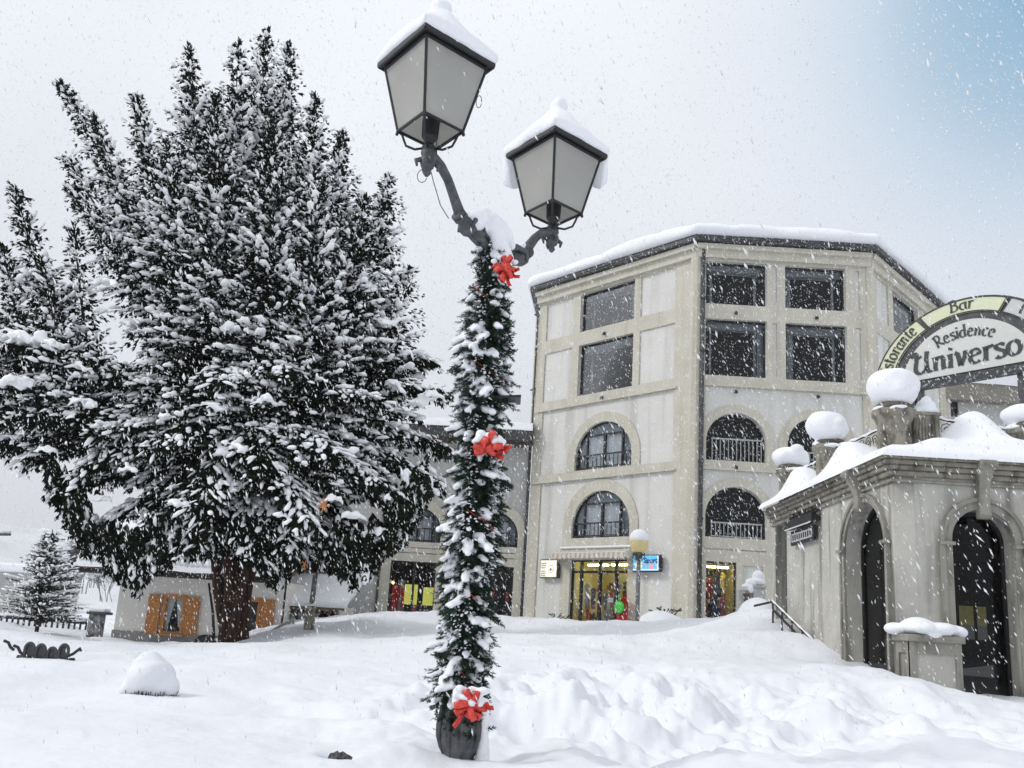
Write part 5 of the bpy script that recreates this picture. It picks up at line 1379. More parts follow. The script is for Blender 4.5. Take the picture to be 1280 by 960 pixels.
def lantern_snow(parent, corner, ze, re, seed, over):
    c = corner(0, 0, 0); n = 14; V = []; nk = 4 * n
    prof = [(.93, .022), (1.00, .015), (1.045, .035), (1.055, .065), (1.02, .10), (.90, .145), (.74, .20), (.58, .265), (.44, .325), (.34, .37), (.26, .395), (.19, .42), (.18, .44), (.20, .465), (.19, .50), (.14, .53), (.02, .545)]
    for j, (f, dz) in enumerate(prof):
        rnd_ = min(1, max(0, (j - 3) / 6))
        for k in range(4):
            for i in range(n):
                t_ = i / n; sq = corner(k, re, 0).lerp(corner(k + 1, re, 0), t_) - c
                ang = atan2(sq.y, sq.x); ci = Vector((cos(ang), sin(ang), 0)) * re * .86
                v = sq.lerp(ci, rnd_ * .9 + .06) * f; z = ze + dz
                if over and k in (1, 2) and j < 6:      # slab slipping off the far eaves
                    w = sin(pi * min(1, max(0, (t_ if k == 1 else 1 - t_) * 1.0 + .02))) ** .5 if False else min(1, ((t_ if k == 1 else 1 - t_) * 3.2))
                    out_ = (.05, .18, .32, .33, .20, .06)[j]; dn = (.03, .20, .17, .04, -.03, -.01)[j]
                    rag = 1 + .6 * mnoise.noise(Vector((k * 3 + t_ * 6, j * .3, seed)))
                    v = v * (1 + out_ * w * rag); z -= dn * w * rag
                p = c + v + _Z * z
                q = Vector((p.x * 7, p.y * 7, p.z * 7 + seed)); p = p + (v.normalized() + _Z * .6) * (.011 * mnoise.fractal(q, 1, 2, 3)) + _Z * .012 * mnoise.noise(q * .4)
                V.append(p)
    mb = MB(); mb.add(V, [(j * nk + k, j * nk + (k + 1) % nk, (j + 1) * nk + (k + 1) % nk, (j + 1) * nk + k) for j in range(len(prof) - 1) for k in range(nk)] + [tuple((len(prof) - 1) * nk + k for k in range(nk)), tuple(range(nk - 1, -1, -1))])
    return mb.build('snow_cap', M['snowcap'], parent, True)
for key, sg, over in (('near', 1, []), ('far', -1, [(3, .0, .05), (0, .45, .10), (1, .2, .14), (2, .3, .1)])):
    arm(sg)
    fr_, corner_, ze_, re_ = lantern(LPOS[key])
    lantern_snow(fr_, corner_, ze_, re_, 5 if sg > 0 else 6, over)
# snow lodged in the fork of the arms
its = []
rr = random.Random(9)
cdir = (LPOS['far'] - LPOS['near']).normalized()
for k in range(34):
    u = rr.uniform(-.28, .16); its.append((Vector((LP.x, LP.y, 4.88 + .05 * cos(u * 5) + rr.uniform(-.04, .07))) + cdir * u + cdir.cross(_Z) * rr.uniform(-.05, .07), (.07, .065, .07)))
for k in range(10): its.append((Vector((LP.x - .07 + .02 * k, LP.y - .05, 5.0 - .035 * k + rr.uniform(-.01, .02))), (.07, .07, .075)))
for k in range(6): its.append((Vector((LP.x, LP.y, 4.87 + .016 * k)) + cdir * (.20 + .028 * k), (.035, .035, .025)))
blobs('fork_snow', its, M['snowcap'], lamp, .012, 2, .12, .15)
# thin wire loops hanging from the near lantern
mb = MB(); p = LPOS['near'] + _Z * 5.12
mb.tube([p + Vector((.02, 0, 0)), p + Vector((.05, 0, -.10)), p + Vector((.11, .05, -.26)), p + Vector((.17, .1, -.33))], .0035, 5)
mb.tube([p + Vector((-.03 + .035 * cos(a * .6), 0, -.07 + .05 * sin(a * .6))) for a in range(11)], .003, 5)
p = LPOS['near'] + Vector((.33, 0, 5.66)); mb.tube([p + Vector((.02 * cos(a * .6), 0, .05 * sin(a * .6))) for a in range(11)], .003, 5)
mb.build('wire', M['greym'], lamp)
blobs('base_snow', [((LP.x + .15, LP.y - .02, 1.02 + .07 * k), (.055 - .003 * k, .06, .07)) for k in range(7)] + [((LP.x + .10, LP.y - .13, 1.0), (.12, .08, .06)), ((LP.x - .10, LP.y - .14, .98), (.12, .08, .05))], M['snowcap'], lamp, .012, 3, .15, .12)
# dark bracket sticking out of the garland half way up
q = px(603, 492, 5.92)
bk = MB()
for dx, dz, w_ in ((-.02, 0, .26), (.17, -.03, .22)):
    c = q + Vector((dx, 0, dz)); bk.add([c + Vector((-w_ / 2, -.06, -.02)), c + Vector((w_ / 2, -.10, -.005)), c + Vector((w_ / 2, .12, -.005)), c + Vector((-w_ / 2, .12, -.02)), c + Vector((-w_ / 2, -.06, .0)), c + Vector((w_ / 2, -.10, .012)), c + Vector((w_ / 2, .12, .012)), c + Vector((-w_ / 2, .12, .0))],
        [(0, 1, 2, 3), (7, 6, 5, 4), (0, 4, 5, 1), (1, 5, 6, 2), (2, 6, 7, 3), (3, 7, 4, 0)])
bk.build('shelf_bracket', M['blackm'], lamp)
blobs('bracket_snow', [(q + Vector((0, 0, .035)), (.11, .07, .03)), (q + Vector((-.03, 0, .055)), (.06, .05, .03))], M['snowcap'], lamp, .01, 2, .05, .1)

# ================================================================== instancing of small templates into one mesh
def frame_from(D, roll=None):
    """orthonormal frames (n,3,3) whose local X runs along D and local Z is as near up as possible"""
    D = D / np.linalg.norm(D, axis=1, keepdims=True)
    up = np.tile(np.array([0, 0, 1.0]), (len(D), 1)); bad = np.abs(D[:, 2]) > .97
    up[bad] = [0, 1, 0]
    Yv = np.cross(up, D); Yv /= np.linalg.norm(Yv, axis=1, keepdims=True)
    Zv = np.cross(D, Yv)
    if roll is not None:
        c, s = np.cos(roll)[:, None], np.sin(roll)[:, None]
        Yv, Zv = Yv * c + Zv * s, -Yv * s + Zv * c
    return np.stack([D, Yv, Zv], 2)
def scatter(templates, pos, frames, scale, pick=None):
    """templates = [(V,F)] triangle/quad templates with the same face size; returns V,F"""
    Vs, Fs = [], []; off = 0
    pick = RNG.integers(0, len(templates), len(pos)) if pick is None else pick
    for ti, (TV, TF) in enumerate(templates):
        sel = np.where(pick == ti)[0]
        if not len(sel): continue
        S = scale[sel]
        if S.ndim == 1: S = S[:, None].repeat(3, 1)
        loc = TV[None] * S[:, None, :]
        Wd = np.einsum('nij,nkj->nki', frames[sel], loc) + pos[sel][:, None, :]
        Fi = TF[None] + (np.arange(len(sel)) * len(TV))[:, None, None] + off
        Vs.append(Wd.reshape(-1, 3)); Fs.append(Fi.reshape(-1, TF.shape[1])); off += len(sel) * len(TV)
    return np.concatenate(Vs), np.concatenate(Fs)

def lump_template(seed, n=6, rings=3):
    r = np.random.default_rng(seed); V = [(-.5, 0, 0)]
    for i in range(rings):
        x = -.5 + (i + 1) / (rings + 1); rad = .5 * sqrt(max(.05, 1 - (2 * x) ** 2)) * r.uniform(.8, 1.15)
        for k in range(n):
            a = 2 * pi * k / n; q = r.uniform(.82, 1.15); V.append((x, rad * cos(a) * q, rad * sin(a) * q * (1 if sin(a) > 0 else .45)))
    V.append((.5, 0, 0)); F = []
    for k in range(n): F.append((0, 1 + (k + 1) % n, 1 + k))
    for i in range(rings - 1):
        for k in range(n):
            a, b = 1 + i * n + k, 1 + i * n + (k + 1) % n; c, d = a + n, b + n; F += [(a, b, d), (a, d, c)]
    L = len(V) - 1
    for k in range(n): F.append((L, 1 + (rings - 1) * n + k, 1 + (rings - 1) * n + (k + 1) % n))
    return np.array(V), np.array(F)
LUMPS = [lump_template(s) for s in range(5)]

# ------------------------------------------------------------------ GARLAND
gar = thing('garland', 'thick dark green conifer garland wound round the street lamp post, clotted with snow', 'garland', (LP.x, LP.y, 1.5))
def sprig_template(seed, n=34, L=1.0):
    r = np.random.default_rng(seed); V = []; F = []
    for i in range(n):
        x = L * (i + .5) / n; a = r.uniform(0, 2 * pi); ln = .36 * (1 - .35 * x) * r.uniform(.8, 1.15)
        d = np.array([.75, cos(a) * .8, sin(a) * .8]); d /= np.linalg.norm(d); w = np.cross(d, [0.3, .5, .8]); w = w / np.linalg.norm(w) * .030
        b = np.array([x, 0, 0]); k = len(V); V += [b - w, b + w, b + d * ln * .6 + w * .8, b + d * ln]; F += [(k, k + 1, k + 2), (k, k + 2, k + 3)]
    k = len(V); V += [np.array(q) for q in ((0, -.02, 0), (0, .02, 0), (1, .008, 0), (0, 0, .03))]; F += [(k, k + 1, k + 2), (k + 1, k + 3, k + 2)]
    return np.array(V), np.array(F)
SPR = [sprig_template(s) for s in range(4)]
def gar_r(z, a):   # radius of the garland at height z, angle a
    t_ = (z - 1.42) / (4.80 - 1.42)
    base_ = .134 + .03 * sin(z * 5.1 + .8) + .015 * sin(z * 11 + a) + .02 * mnoise.noise(Vector((cos(a), sin(a), z * 2.5)))
    if z < 2.3: base_ += .05 * math.exp(-((z - 1.98) / .18) ** 2) * (1.3 if cos(a - 3.4) > 0 else .6) - .035 * math.exp(-((z - 1.5) / .16) ** 2)
    if z > 4.5: base_ -= .04
    return base_
N = 2000; P_, D_ = [], []
rr = random.Random(12)
for k in range(N):
    z = 4.76 - 3.48 * rr.random() ** .93; a = rr.uniform(0, 2 * pi); r = gar_r(z, a) * rr.uniform(.35, .85)
    P_.append((LP.x + r * cos(a), LP.y + r * sin(a), z))
    D_.append((cos(a) * .8 + rr.gauss(0, .35), sin(a) * .8 + rr.gauss(0, .35), rr.gauss(-.15, .55)))
P_, D_ = np.array(P_), np.array(D_)
V, F = scatter(SPR, P_, frame_from(D_, RNG.uniform(0, 6.28, N)), RNG.uniform(.07, .125, N))
link('needles', np_mesh('n', V, F), gar, M['needle2'])
mb = MB(); mb.tube([(LP.x, LP.y, 1.5), (LP.x, LP.y, 4.75)], [.085, .07], 14); mb.build('wound_core', mat('garland_core', (.008, .012, .008), .95), gar)
its = []; EXTRA = []
for k in range(560):
    z = rr.uniform(1.45, 4.78); a = rr.uniform(0, 2 * pi)
    if rr.random() < .25: a = rr.uniform(pi * .85, pi * 1.5)
    dens = .5 + .5 * sin(z * 2.1 + 1) + (.7 if z < 2.6 else 0) + (.25 if 2.6 < z < 3.3 else 0) + (.4 if pi * .8 < a < pi * 1.45 else 0)
    if mnoise.noise(Vector((cos(a), sin(a), z * 1.9))) > .28: continue
    if rr.random() > .34 + .55 * dens: continue
    r = gar_r(z, a) * rr.uniform(.82, 1.12); s_ = rr.uniform(.016, .046)
    c = Vector((LP.x + r * cos(a), LP.y + r * sin(a), z + .02)); out_ = Vector((cos(a), sin(a), -.45))
    tan_ = Vector((-sin(a), cos(a), 0))
    lean = Vector((rr.uniform(-.5, .5), rr.uniform(-.3, .3), rr.uniform(-.5, .1))); nq = rr.choice([2, 4, 5, 6]); c -= out_ * s_ * 1.2
    for q in range(nq):
        w_ = s_ * (1.05 - .45 * q / nq)
        c = c + (out_ + lean * .6) * w_ * .62 + tan_ * rr.uniform(-.3, .3) * s_
        its.append((c, (w_ * rr.uniform(.8, 1.15), w_ * rr.uniform(.8, 1.15), w_ * rr.uniform(.55, .8))))
    for q in range(3): EXTRA.append((tuple(c - _Z * .02 - out_ * s_ * rr.uniform(0, 2)), tuple(out_ + lean * .6 + Vector((rr.gauss(0, .3), rr.gauss(0, .3), rr.gauss(-.1, .2))))))
tag(blobs('clotted_snow', its, M['snowcap'], gar, .009, 2, .20, .045), kind='stuff')
V, F = scatter(SPR, np.array([e[0] for e in EXTRA]), frame_from(np.array([e[1] for e in EXTRA])), RNG.uniform(.06, .10, len(EXTRA)))
link('outer_needles', np_mesh('n', V, F), gar, M['needle2'])
dp, dd_, ds = [], [], []
for k in range(5200):
    z = rr.uniform(1.42, 4.80); a = rr.uniform(0, 2 * pi)
    if mnoise.noise(Vector((cos(a) * 1.3, sin(a) * 1.3, z * 3.1))) + (.25 if pi * .8 < a < pi * 1.5 else -.05) + (.15 if z < 2.6 else 0) < rr.uniform(-.25, .35): continue
    r = gar_r(z, a) * rr.uniform(.80, 1.12); dp.append((LP.x + r * cos(a), LP.y + r * sin(a), z)); dd_.append((cos(a) + rr.gauss(0, .4), sin(a) + rr.gauss(0, .4), -.5 + rr.gauss(0, .3)))
    l = rr.uniform(.012, .045); ds.append((l, l * rr.uniform(.35, .7), l * rr.uniform(.3, .5)))
V, F = scatter(LUMPS, np.array(dp), frame_from(np.array(dd_)), np.array(ds))
tag(link('snow_dusting', np_mesh('d', V, F), gar, M['snowcap'], True), kind='stuff')
# thin red cord winding through it
cord = MB(); cp = []
for k in range(90):
    z = 4.75 - 3.2 * k / 89; a = k * .42; r = gar_r(z, a) * .90 + .03 * sin(k * .9); cp.append((LP.x + r * cos(a), LP.y + r * sin(a), z))
cord.tube(cp, .003, 5); cord.build('red_cord', M['red'], gar, True)

# ------------------------------------------------------------------ RIBBON BOWS
def bow(c, label, sc, seed, snow):
    t_ = thing('ribbon_bow', label, 'bow', tuple(c), 'red bows tied down the garland')
    rr = random.Random(seed); n = 0
    def band(path, w, sidev):
        mb = MB(); vs = []
        for p in path: vs += [p - sidev * w / 2, p - sidev * w * .2 + Vector((0, -.003, .003)), p + sidev * w * .2 + Vector((0, -.003, .003)), p + sidev * w / 2]
        m_ = len(path)
        mb.add(vs, [(4 * i + k, 4 * i + k + 1, 4 * i + k + 5, 4 * i + k + 4) for i in range(m_ - 1) for k in range(3)])
        return mb
    for i in range(17):
        a = 2 * pi * (i * .382) + rr.uniform(-.5, .5); tilt = 0; co = c + Vector((rr.uniform(-.025, .025), rr.uniform(-.03, .0), rr.uniform(-.025, .025))) * sc
        d = Vector((cos(a), -.15 - 1.1 * rr.random(), sin(a) * .8)).normalized(); s = (Vector((-sin(a), 0, cos(a))) + Vector((rr.uniform(-.5, .5), rr.uniform(-.7, .7), rr.uniform(-.5, .5)))); s = (s - d * s.dot(d)).normalized(); u = d.cross(s).normalized()
        L = sc * rr.uniform(.05, .105); H = sc * rr.uniform(.024, .040)
        path = []
        for k in range(15):
            th = 2 * pi * k / 14 - pi; path.append(co + d * (L * .5 * (1 + cos(th))) + u * (H * sin(th) * (1 - .3 * cos(th))))
        ob = band(path, sc * rr.uniform(.030, .042), s).build('ribbon_loop', M['red'], t_, True); md = ob.modifiers.new('s', 'SOLIDIFY'); md.thickness = .0008
    for i in range(3):
        a = rr.choice([-2.9, -2.2, -1.0, -.3, .3]) + rr.uniform(-.2, .2); d = Vector((cos(a), -.5, sin(a))).normalized(); s = Vector((-sin(a), 0, cos(a))); L = sc * rr.uniform(.10, .15)
        path = [c + d * L * k / 8 + Vector((0, -.01 * sin(k), .012 * sin(k * .9))) - _Z * .05 * (k / 8) ** 2 * sc for k in range(9)]
        ob = band(path, sc * .024, s).build('ribbon_tail', M['red'], t_, True); md = ob.modifiers.new('s', 'SOLIDIFY'); md.thickness = .0015
    if snow:
        its = []
        for k in range(snow): its.append((c + Vector((rr.uniform(-.08, .08) * sc, -.03 - .05 * rr.random(), .055 * sc + rr.uniform(-.05, .03) * sc)), (.026 * sc, .026 * sc, .019 * sc)))
        blobs('snow', its, M['snowcap'], t_, .007, 2, .15, .05)
    return t_
bow(px(631, 338, 5.80), 'uppermost red ribbon bow, nearly bare of snow, just below the lamp arms', 1.05, 1, 3)
bow(px(612, 560, 5.79), 'middle red ribbon bow, lightly dusted with snow, half way up the garland', 1.2, 2, 20)
bow(px(588, 880, 5.74), 'lowest red ribbon bow, half buried in snow above the lamp base', 1.2, 3, 34)

# ================================================================== CONIFERS
def blade_template(seed, n=7):
    """a hanging spray: narrow pointed blades fanning from one point along +X"""
    r = np.random.default_rng(seed); V = []; F = []
    for i in range(n):
        a = r.uniform(-.65, .65); b = r.uniform(-.45, .25); x0 = r.uniform(0, .45); L = r.uniform(.45, .75)
        d = np.array([cos(a) * cos(b), sin(a), sin(b)]); d /= np.linalg.norm(d); w = np.cross(d, [r.uniform(-.4, .4), r.uniform(-.6, .6), 1]); w = w / np.linalg.norm(w) * r.uniform(.085, .14)
        o = np.array([x0, r.uniform(-.05, .05), r.uniform(-.05, .05)]); k = len(V)
        V += [o, o + d * L * .35 + w, o + d * L, o + d * L * .35 - w + np.array([0, 0, -.03])]
        F += [(k, k + 1, k + 2), (k, k + 2, k + 3)]
    return np.array(V), np.array(F)
BLD = [blade_template(s) for s in range(8)]

class Foliage:
    def __init__(s, seed): s.r = np.random.default_rng(seed); s.mod = seed == 5; s.P = []; s.D = []; s.S = []; s.SP = []; s.SD = []; s.SS = []; s.st = []
    def shoot(s, a, b, droop, step=.20, size=.42, snow=.8, hang=.7, spread=.22):
        """a branchlet from a to b with sprays along it and snow on its back"""
        r = s.r; a, b = np.array(a, float), np.array(b, float); L = np.linalg.norm(b - a); n = max(2, int(L / step)); d0 = (b - a) / max(L, 1e-6)
        side = np.cross(d0, [0, 0, 1]); side /= max(np.linalg.norm(side), 1e-6)
        for i in range(n + 1):
            t = (i + r.uniform(-.3, .3)) / n; p = a + (b - a) * t; p = p + np.array([0, 0, -droop * t * t])
            tip = 1 - .45 * t
            for q in (-1, 1):
                d = d0 * .55 + side * q * r.uniform(.1, .8) + np.array([0, 0, -hang * r.uniform(.4, 1.3)])
                s.P.append(p + side * q * r.uniform(0, spread) * tip); s.D.append(d); s.S.append(size * tip * r.uniform(.75, 1.2))
            if s.mod:
                nz = mnoise.noise(Vector((p[0] * .8, p[1] * .8, p[2] * .95))); km = 1.0 + 1.5 * nz
            else: km = 1.0
            if r.random() < snow * (.35 + .95 * t) * km:
                dd = d0 + side * r.uniform(-.5, .5) + np.array([0, 0, -hang * r.uniform(.1, .75)])
                w = r.uniform(.32, .66) if hang < .9 else r.uniform(.24, .48)
                s.SP.append(p + side * r.uniform(-.15, .15) + d0 * .08 + np.array([0, 0, .06])); s.SD.append(dd)
                l = size * r.uniform(.40, .95) * (.8 + .35 * km); s.SS.append((l, l * w * 1.0, l * w * .8))
                for _ in range(2):
                    if r.random() < .35:
                        l = size * r.uniform(.18, .40); s.SP.append(p + side * r.uniform(-.22, .22) + d0 * r.uniform(-.15, .15) + np.array([0, 0, r.uniform(-.14, .05)])); s.SD.append(dd + r.normal(0, .4, 3)); s.SS.append((l, l * r.uniform(.5, .8), l * r.uniform(.4, .65)))
        s.st.append((a, b, droop))
    def cone(s, base, tip, R, n_per=5.2, z_floor=None, hang=.7, size=.42, snow=.8, power=.75, t0=0.0, step=.2):
        r = s.r; base, tip = np.array(base, float), np.array(tip, float); ax = tip - base; L = np.linalg.norm(ax); axn = ax / L
        u = np.cross(axn, [0, 1, .01]); u /= np.linalg.norm(u); v = np.cross(axn, u)
        for k in range(int(L * 6)):      # dense pointed spire at the top
            t = 1 - .34 * r.random() ** 1.2; p = base + ax * t; an = r.uniform(0, 6.28); rad = (R * (1 - t) ** power + .04) * .42
            rd = (u * cos(an) + v * sin(an)); p = p + rd * rad * r.random()
            s.P.append(p); s.D.append(axn * 1.0 + rd * r.uniform(.1, .7)); s.S.append(size * r.uniform(.6, 1.0))
            if r.random() < .45 * snow:
                l = size * r.uniform(.25, .55); s.SP.append(p + rd * .10); s.SD.append(axn + rd * .5); s.SS.append((l, l * .35, l * .3))
        t = t0
        while t < .985:
            rad = R * (1 - t) ** power + .06; n = max(3, int(n_per * (rad + .25)))
            ph = r.uniform(0, 6.28)
            for k in range(n):
                an = ph + 2 * pi * k / n + r.uniform(-.3, .3); rr_ = rad * r.uniform(.72, 1.22)
                radial = u * cos(an) + v * sin(an)
                p = base + ax * t + axn * r.uniform(-.15, .15)
                lift = rr_ * (.10 + .95 * t)      # shoots sweep upward towards the top
                e = p + radial * rr_ + axn * lift
                st = p + radial * rr_ * (.15 if rad > .8 else 0)
                if z_floor is not None and e[2] < z_floor: continue
                s.shoot(st, e, rr_ * .38 * (1 - t), step=step, size=size * (.55 + .45 * min(1, rad / 1.2)), snow=snow, hang=hang * (1 - .5 * t))
            t += max(.34 / L, .10 / L + .33 * (.35 + .65 * (1 - t)) / L)
    def bough(s, a, b, arch_, width, size=.45, snow=.85, hang=1.0, step=.22, nsub=None):
        """a long limb carrying a flat fan of drooping branchlets"""
        r = s.r; a, b = np.array(a, float), np.array(b, float); L = np.linalg.norm(b - a); n = nsub or int(L / .26); d0 = (b - a) / L
        side = np.cross(d0, [0, 0, 1]); side /= np.linalg.norm(side)
        for i in range(n):
            t = .22 + .78 * (i + .5) / n; p = a + (b - a) * t + np.array([0, 0, arch_ * sin(pi * t) * .8])
            w = width * (1.05 - .75 * t) * r.uniform(.7, 1.2)
            for q in (-1, 1):
                e = p + d0 * w * .75 + side * q * w * r.uniform(.5, 1.0) + np.array([0, 0, r.uniform(-.15, .1)])
                s.shoot(p, e, w * .55, step=step, size=size, snow=snow, hang=hang)
            if r.random() < .5:
                e = p + d0 * .5 * w + np.array([0, 0, -w * .7]); s.shoot(p, e, .1, step=step, size=size, snow=snow * .6, hang=hang)
        s.st.append((a, b, -arch_ * .3))
    def build(s, parent, mat_leaf, mat_snow, name='foliage', floor=None):
        P, D, S = np.array(s.P), np.array(s.D), np.array(s.S)
        if floor is not None:       # the crown's underside follows the height the lowest boughs hang to
            P2 = P + D / np.linalg.norm(D, axis=1, keepdims=True) * (S * .75)[:, None]
            k = (P2[:, 2] > floor(P2)) ; P, D, S = P[k], D[k], S[k]
            Q = np.array(s.SP); k = Q[:, 2] > floor(Q) + .12
            s.SP, s.SD, s.SS = Q[k], np.array(s.SD)[k], np.array(s.SS)[k]
        V, F = scatter(BLD, P, frame_from(D, s.r.uniform(-.8, .8, len(P))), S)
        link(name, np_mesh('f', V, F), parent, mat_leaf)
        if len(s.SP):
            V, F = scatter(LUMPS, np.array(s.SP), frame_from(np.array(s.SD)), np.array(s.SS))
            link('branch_snow', np_mesh('s', V, F), parent, mat_snow, True)

TY = 26.0
def T3(x, y, D=TY): p = px(x, y, D); return (p.x, p.y, p.z)
TB = px(292, 812, TY)
tree = thing('giant_conifer', 'huge dark spreading conifer with many upswept tips, every branch streaked with snow', 'tree', (TB.x, TB.y, TB.z))
fo = Foliage(5)
FLOOR = 2.9
cones = [  # tip x,y,D   base x,y,D   radius
    (332, 44, 26.5, 300, 560, 26.0, 2.3), (297, 56, 25.6, 288, 470, 25.4, 1.6), (236, 62, 25.8, 262, 500, 25.6, 1.9),
    (361, 58, 27.0, 335, 460, 26.6, 1.7), (395, 125, 26.2, 362, 520, 26.0, 1.9), (427, 170, 26.8, 385, 560, 26.2, 2.1),
    (487, 222, 26.4, 415, 520, 26.2, 1.9), (170, 122, 25.2, 232, 430, 25.4, 1.35), (76, 103, 26.0, 200, 330, 25.8, .85),
    (82, 195, 25.4, 200, 390, 25.4, .95), (84, 232, 24.9, 195, 400, 25.2, .8), (118, 150, 25.6, 205, 380, 25.6, .9), (512, 340, 26.4, 430, 600, 26.0, 1.8), (455, 250, 24.8, 395, 560, 25.0, 1.7),
    (268, 120, 24.6, 275, 520, 24.4, 1.7), (340, 150, 24.6, 335, 560, 24.2, 1.8), (210, 180, 24.6, 245, 540, 24.6, 1.5), (398, 220, 24.4, 375, 600, 24.2, 1.7),
    (18, 235, 24.6, 95, 500, 24.6, 1.15), (92, 288, 24.4, 118, 520, 24.4, .95), (2, 310, 24.0, 50, 520, 24.2, 1.1), (-60, 290, 24.5, 0, 520, 24.5, 1.4), (55, 330, 23.6, 90, 520, 23.8, 1.0),
]
for tx, ty, tD, bx, by, bD, R in cones:
    fo.cone(T3(bx, by, bD), T3(tx, ty, tD), R, z_floor=FLOOR)
# long side limbs
limbs = [  # start (x,y,D) end (x,y,D) arch width
    (280, 560, 26, -60, 400, 25, .8, 1.5), (280, 580, 26, -70, 480, 24.5, 1.0, 1.6), (280, 600, 26, -30, 560, 24.5, 1.2, 1.6), (285, 610, 26, 40, 570, 25, 1.2, 1.4),
    (285, 620, 26, 75, 620, 25, 1.2, 1.3), (285, 640, 25.6, 110, 670, 24.6, 1.2, 1.4), (285, 640, 26.4, 150, 700, 25.6, 1.2, 1.3), (285, 650, 25, 190, 700, 23.8, 1.2, 1.3),
    (290, 640, 25, 250, 690, 23.0, 1.3, 1.4), (295, 650, 25, 320, 700, 23.0, 1.3, 1.4), (300, 640, 25, 370, 705, 23.2, 1.3, 1.4), (300, 640, 25.6, 425, 700, 24.0, 1.4, 1.5), (300, 640, 26, 470, 685, 25.0, 1.4, 1.4),
    (305, 620, 26, 515, 650, 25.2, 1.4, 1.4), (305, 600, 26, 545, 600, 25.6, 1.4, 1.4), (305, 580, 26, 560, 560, 26, 1.2, 1.3), (305, 540, 26, 556, 490, 26, 1.0, 1.3), (305, 520, 26, 540, 450, 26.4, .9, 1.2),
    (300, 560, 25, 200, 560, 22.6, 1.0, 1.5), (300, 560, 25, 330, 590, 22.4, 1.0, 1.5), (300, 570, 25, 420, 570, 22.8, 1.0, 1.5), (300, 500, 25, 270, 480, 22.6, .8, 1.4), (300, 500, 25, 370, 470, 22.8, .8, 1.4),
    (290, 600, 25.5, 120, 540, 23.2, 1.0, 1.5), (290, 560, 25.5, 140, 470, 24.0, .8, 1.2), (300, 600, 25, 250, 630, 22.3, 1.1, 1.4), (300, 600, 25, 380, 650, 22.4, 1.1, 1.4), (300, 560, 25.5, 470, 500, 23.6, 1.0, 1.4), (300, 590, 25.5, 480, 610, 23.4, 1.1, 1.4),
    (280, 580, 26, 30, 520, 23.4, 1.0, 1.5), (280, 540, 26, 10, 430, 23.0, .9, 1.4), (240, 560, 25.5, 90, 600, 23.4, 1.1, 1.4), (285, 600, 27, 200, 660, 28.0, 1.2, 1.5), (300, 600, 27, 400, 660, 28.0, 1.2, 1.5), (300, 560, 27, 480, 560, 28.0, 1.2, 1.5),
]
for ax_, ay, aD, bx, by, bD, ar, w in limbs:
    a = T3(ax_, ay, aD); b = T3(bx, by, bD); fo.bough(a, b, ar, w)
# hanging curtain along the lowest edge
rr = random.Random(31)
edge = [(62, 622), (100, 680), (140, 712), (172, 738), (200, 706), (235, 690), (262, 690), (300, 692), (330, 715), (345, 732), (372, 702), (405, 705), (440, 728), (465, 712), (500, 680), (538, 622)]
for (x0, y0), (x1, y1) in zip(edge[:-1], edge[1:]):
    for k in range(15):
        t_ = rr.random(); x, y = x0 + (x1 - x0) * t_, y0 + (y1 - y0) * t_; D = rr.uniform(23.2, 26.6)
        a = np.array(T3(x, y - rr.uniform(25, 75), D)); b = np.array(T3(x + rr.uniform(-14, 14), y + rr.uniform(-8, 22), D))
        fo.shoot(a, b, .1, size=.46, snow=.5, hang=1.5, spread=.3)
_ex = [px(x, y + 10, 25.0) for x, y in [(-80, 612), (20, 612)] + edge]
_fx, _fz = np.array([e.x for e in _ex]), np.array([e.z for e in _ex])
def underside(P): return np.interp(P[:, 0] * 25.0 / P[:, 1], _fx, _fz) * (P[:, 1] / 25.0) - (P[:, 1] / 25.0 - 1) * 2.0 + .12 * np.sin(P[:, 0] * 5.0) 
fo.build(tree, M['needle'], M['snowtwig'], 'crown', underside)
# thick pads of snow lying on the broader boughs
its_list = [(12, 412, 22.9, .75), (50, 420, 23.0, .8), (100, 455, 23.2, .45), (20, 470, 22.8, .6), (110, 500, 23, .5), (85, 515, 23, .35), (270, 505, 22.2, .40), (290, 552, 22.0, .42), (165, 583, 22.8, .40), (225, 625, 22.2, .40),
            (210, 518, 22.6, .30), (300, 465, 22.4, .35), (330, 495, 22.2, .35), (415, 620, 22.6, .40), (445, 640, 22.8, .40), (470, 660, 23.6, .40), (510, 590, 24.6, .45), (535, 610, 25, .45), (480, 400, 25, .42), (495, 480, 25.2, .45), (515, 500, 25.2, .40),
            (135, 350, 24, .45), (60, 560, 23, .35), (25, 590, 23.4, .30), (370, 420, 23.2, .30), (400, 470, 23, .3), (440, 560, 23, .3), (130, 620, 23, .3), (350, 640, 22.2, .3), (425, 240, 25, .4), (505, 395, 25, .4), (540, 490, 25, .5), (160, 400, 24.5, .45), (200, 440, 24.5, .35)]
its = []
for x, y, D, s_ in its_list:
    c = Vector(T3(x, y, D))
    sl = rr.uniform(-.35, .35)
    for k in range(34):
        u = rr.uniform(-1, 1); v = rr.uniform(-1, 1); e_ = s_ * rr.uniform(.10, .24) * (1.15 - .5 * abs(u))
        its.append((c + Vector((u * s_ * .95, v * s_ * .6, -.35 * s_ * u * u + sl * u * s_ + rr.uniform(-.10, .06) - .45 * s_ * abs(v) * rr.random())), (e_, e_, e_ * .62)))
tag(blobs('snow_pads', its, M['snowtwig'], tree, .055, 2, .35, .22), kind='stuff')
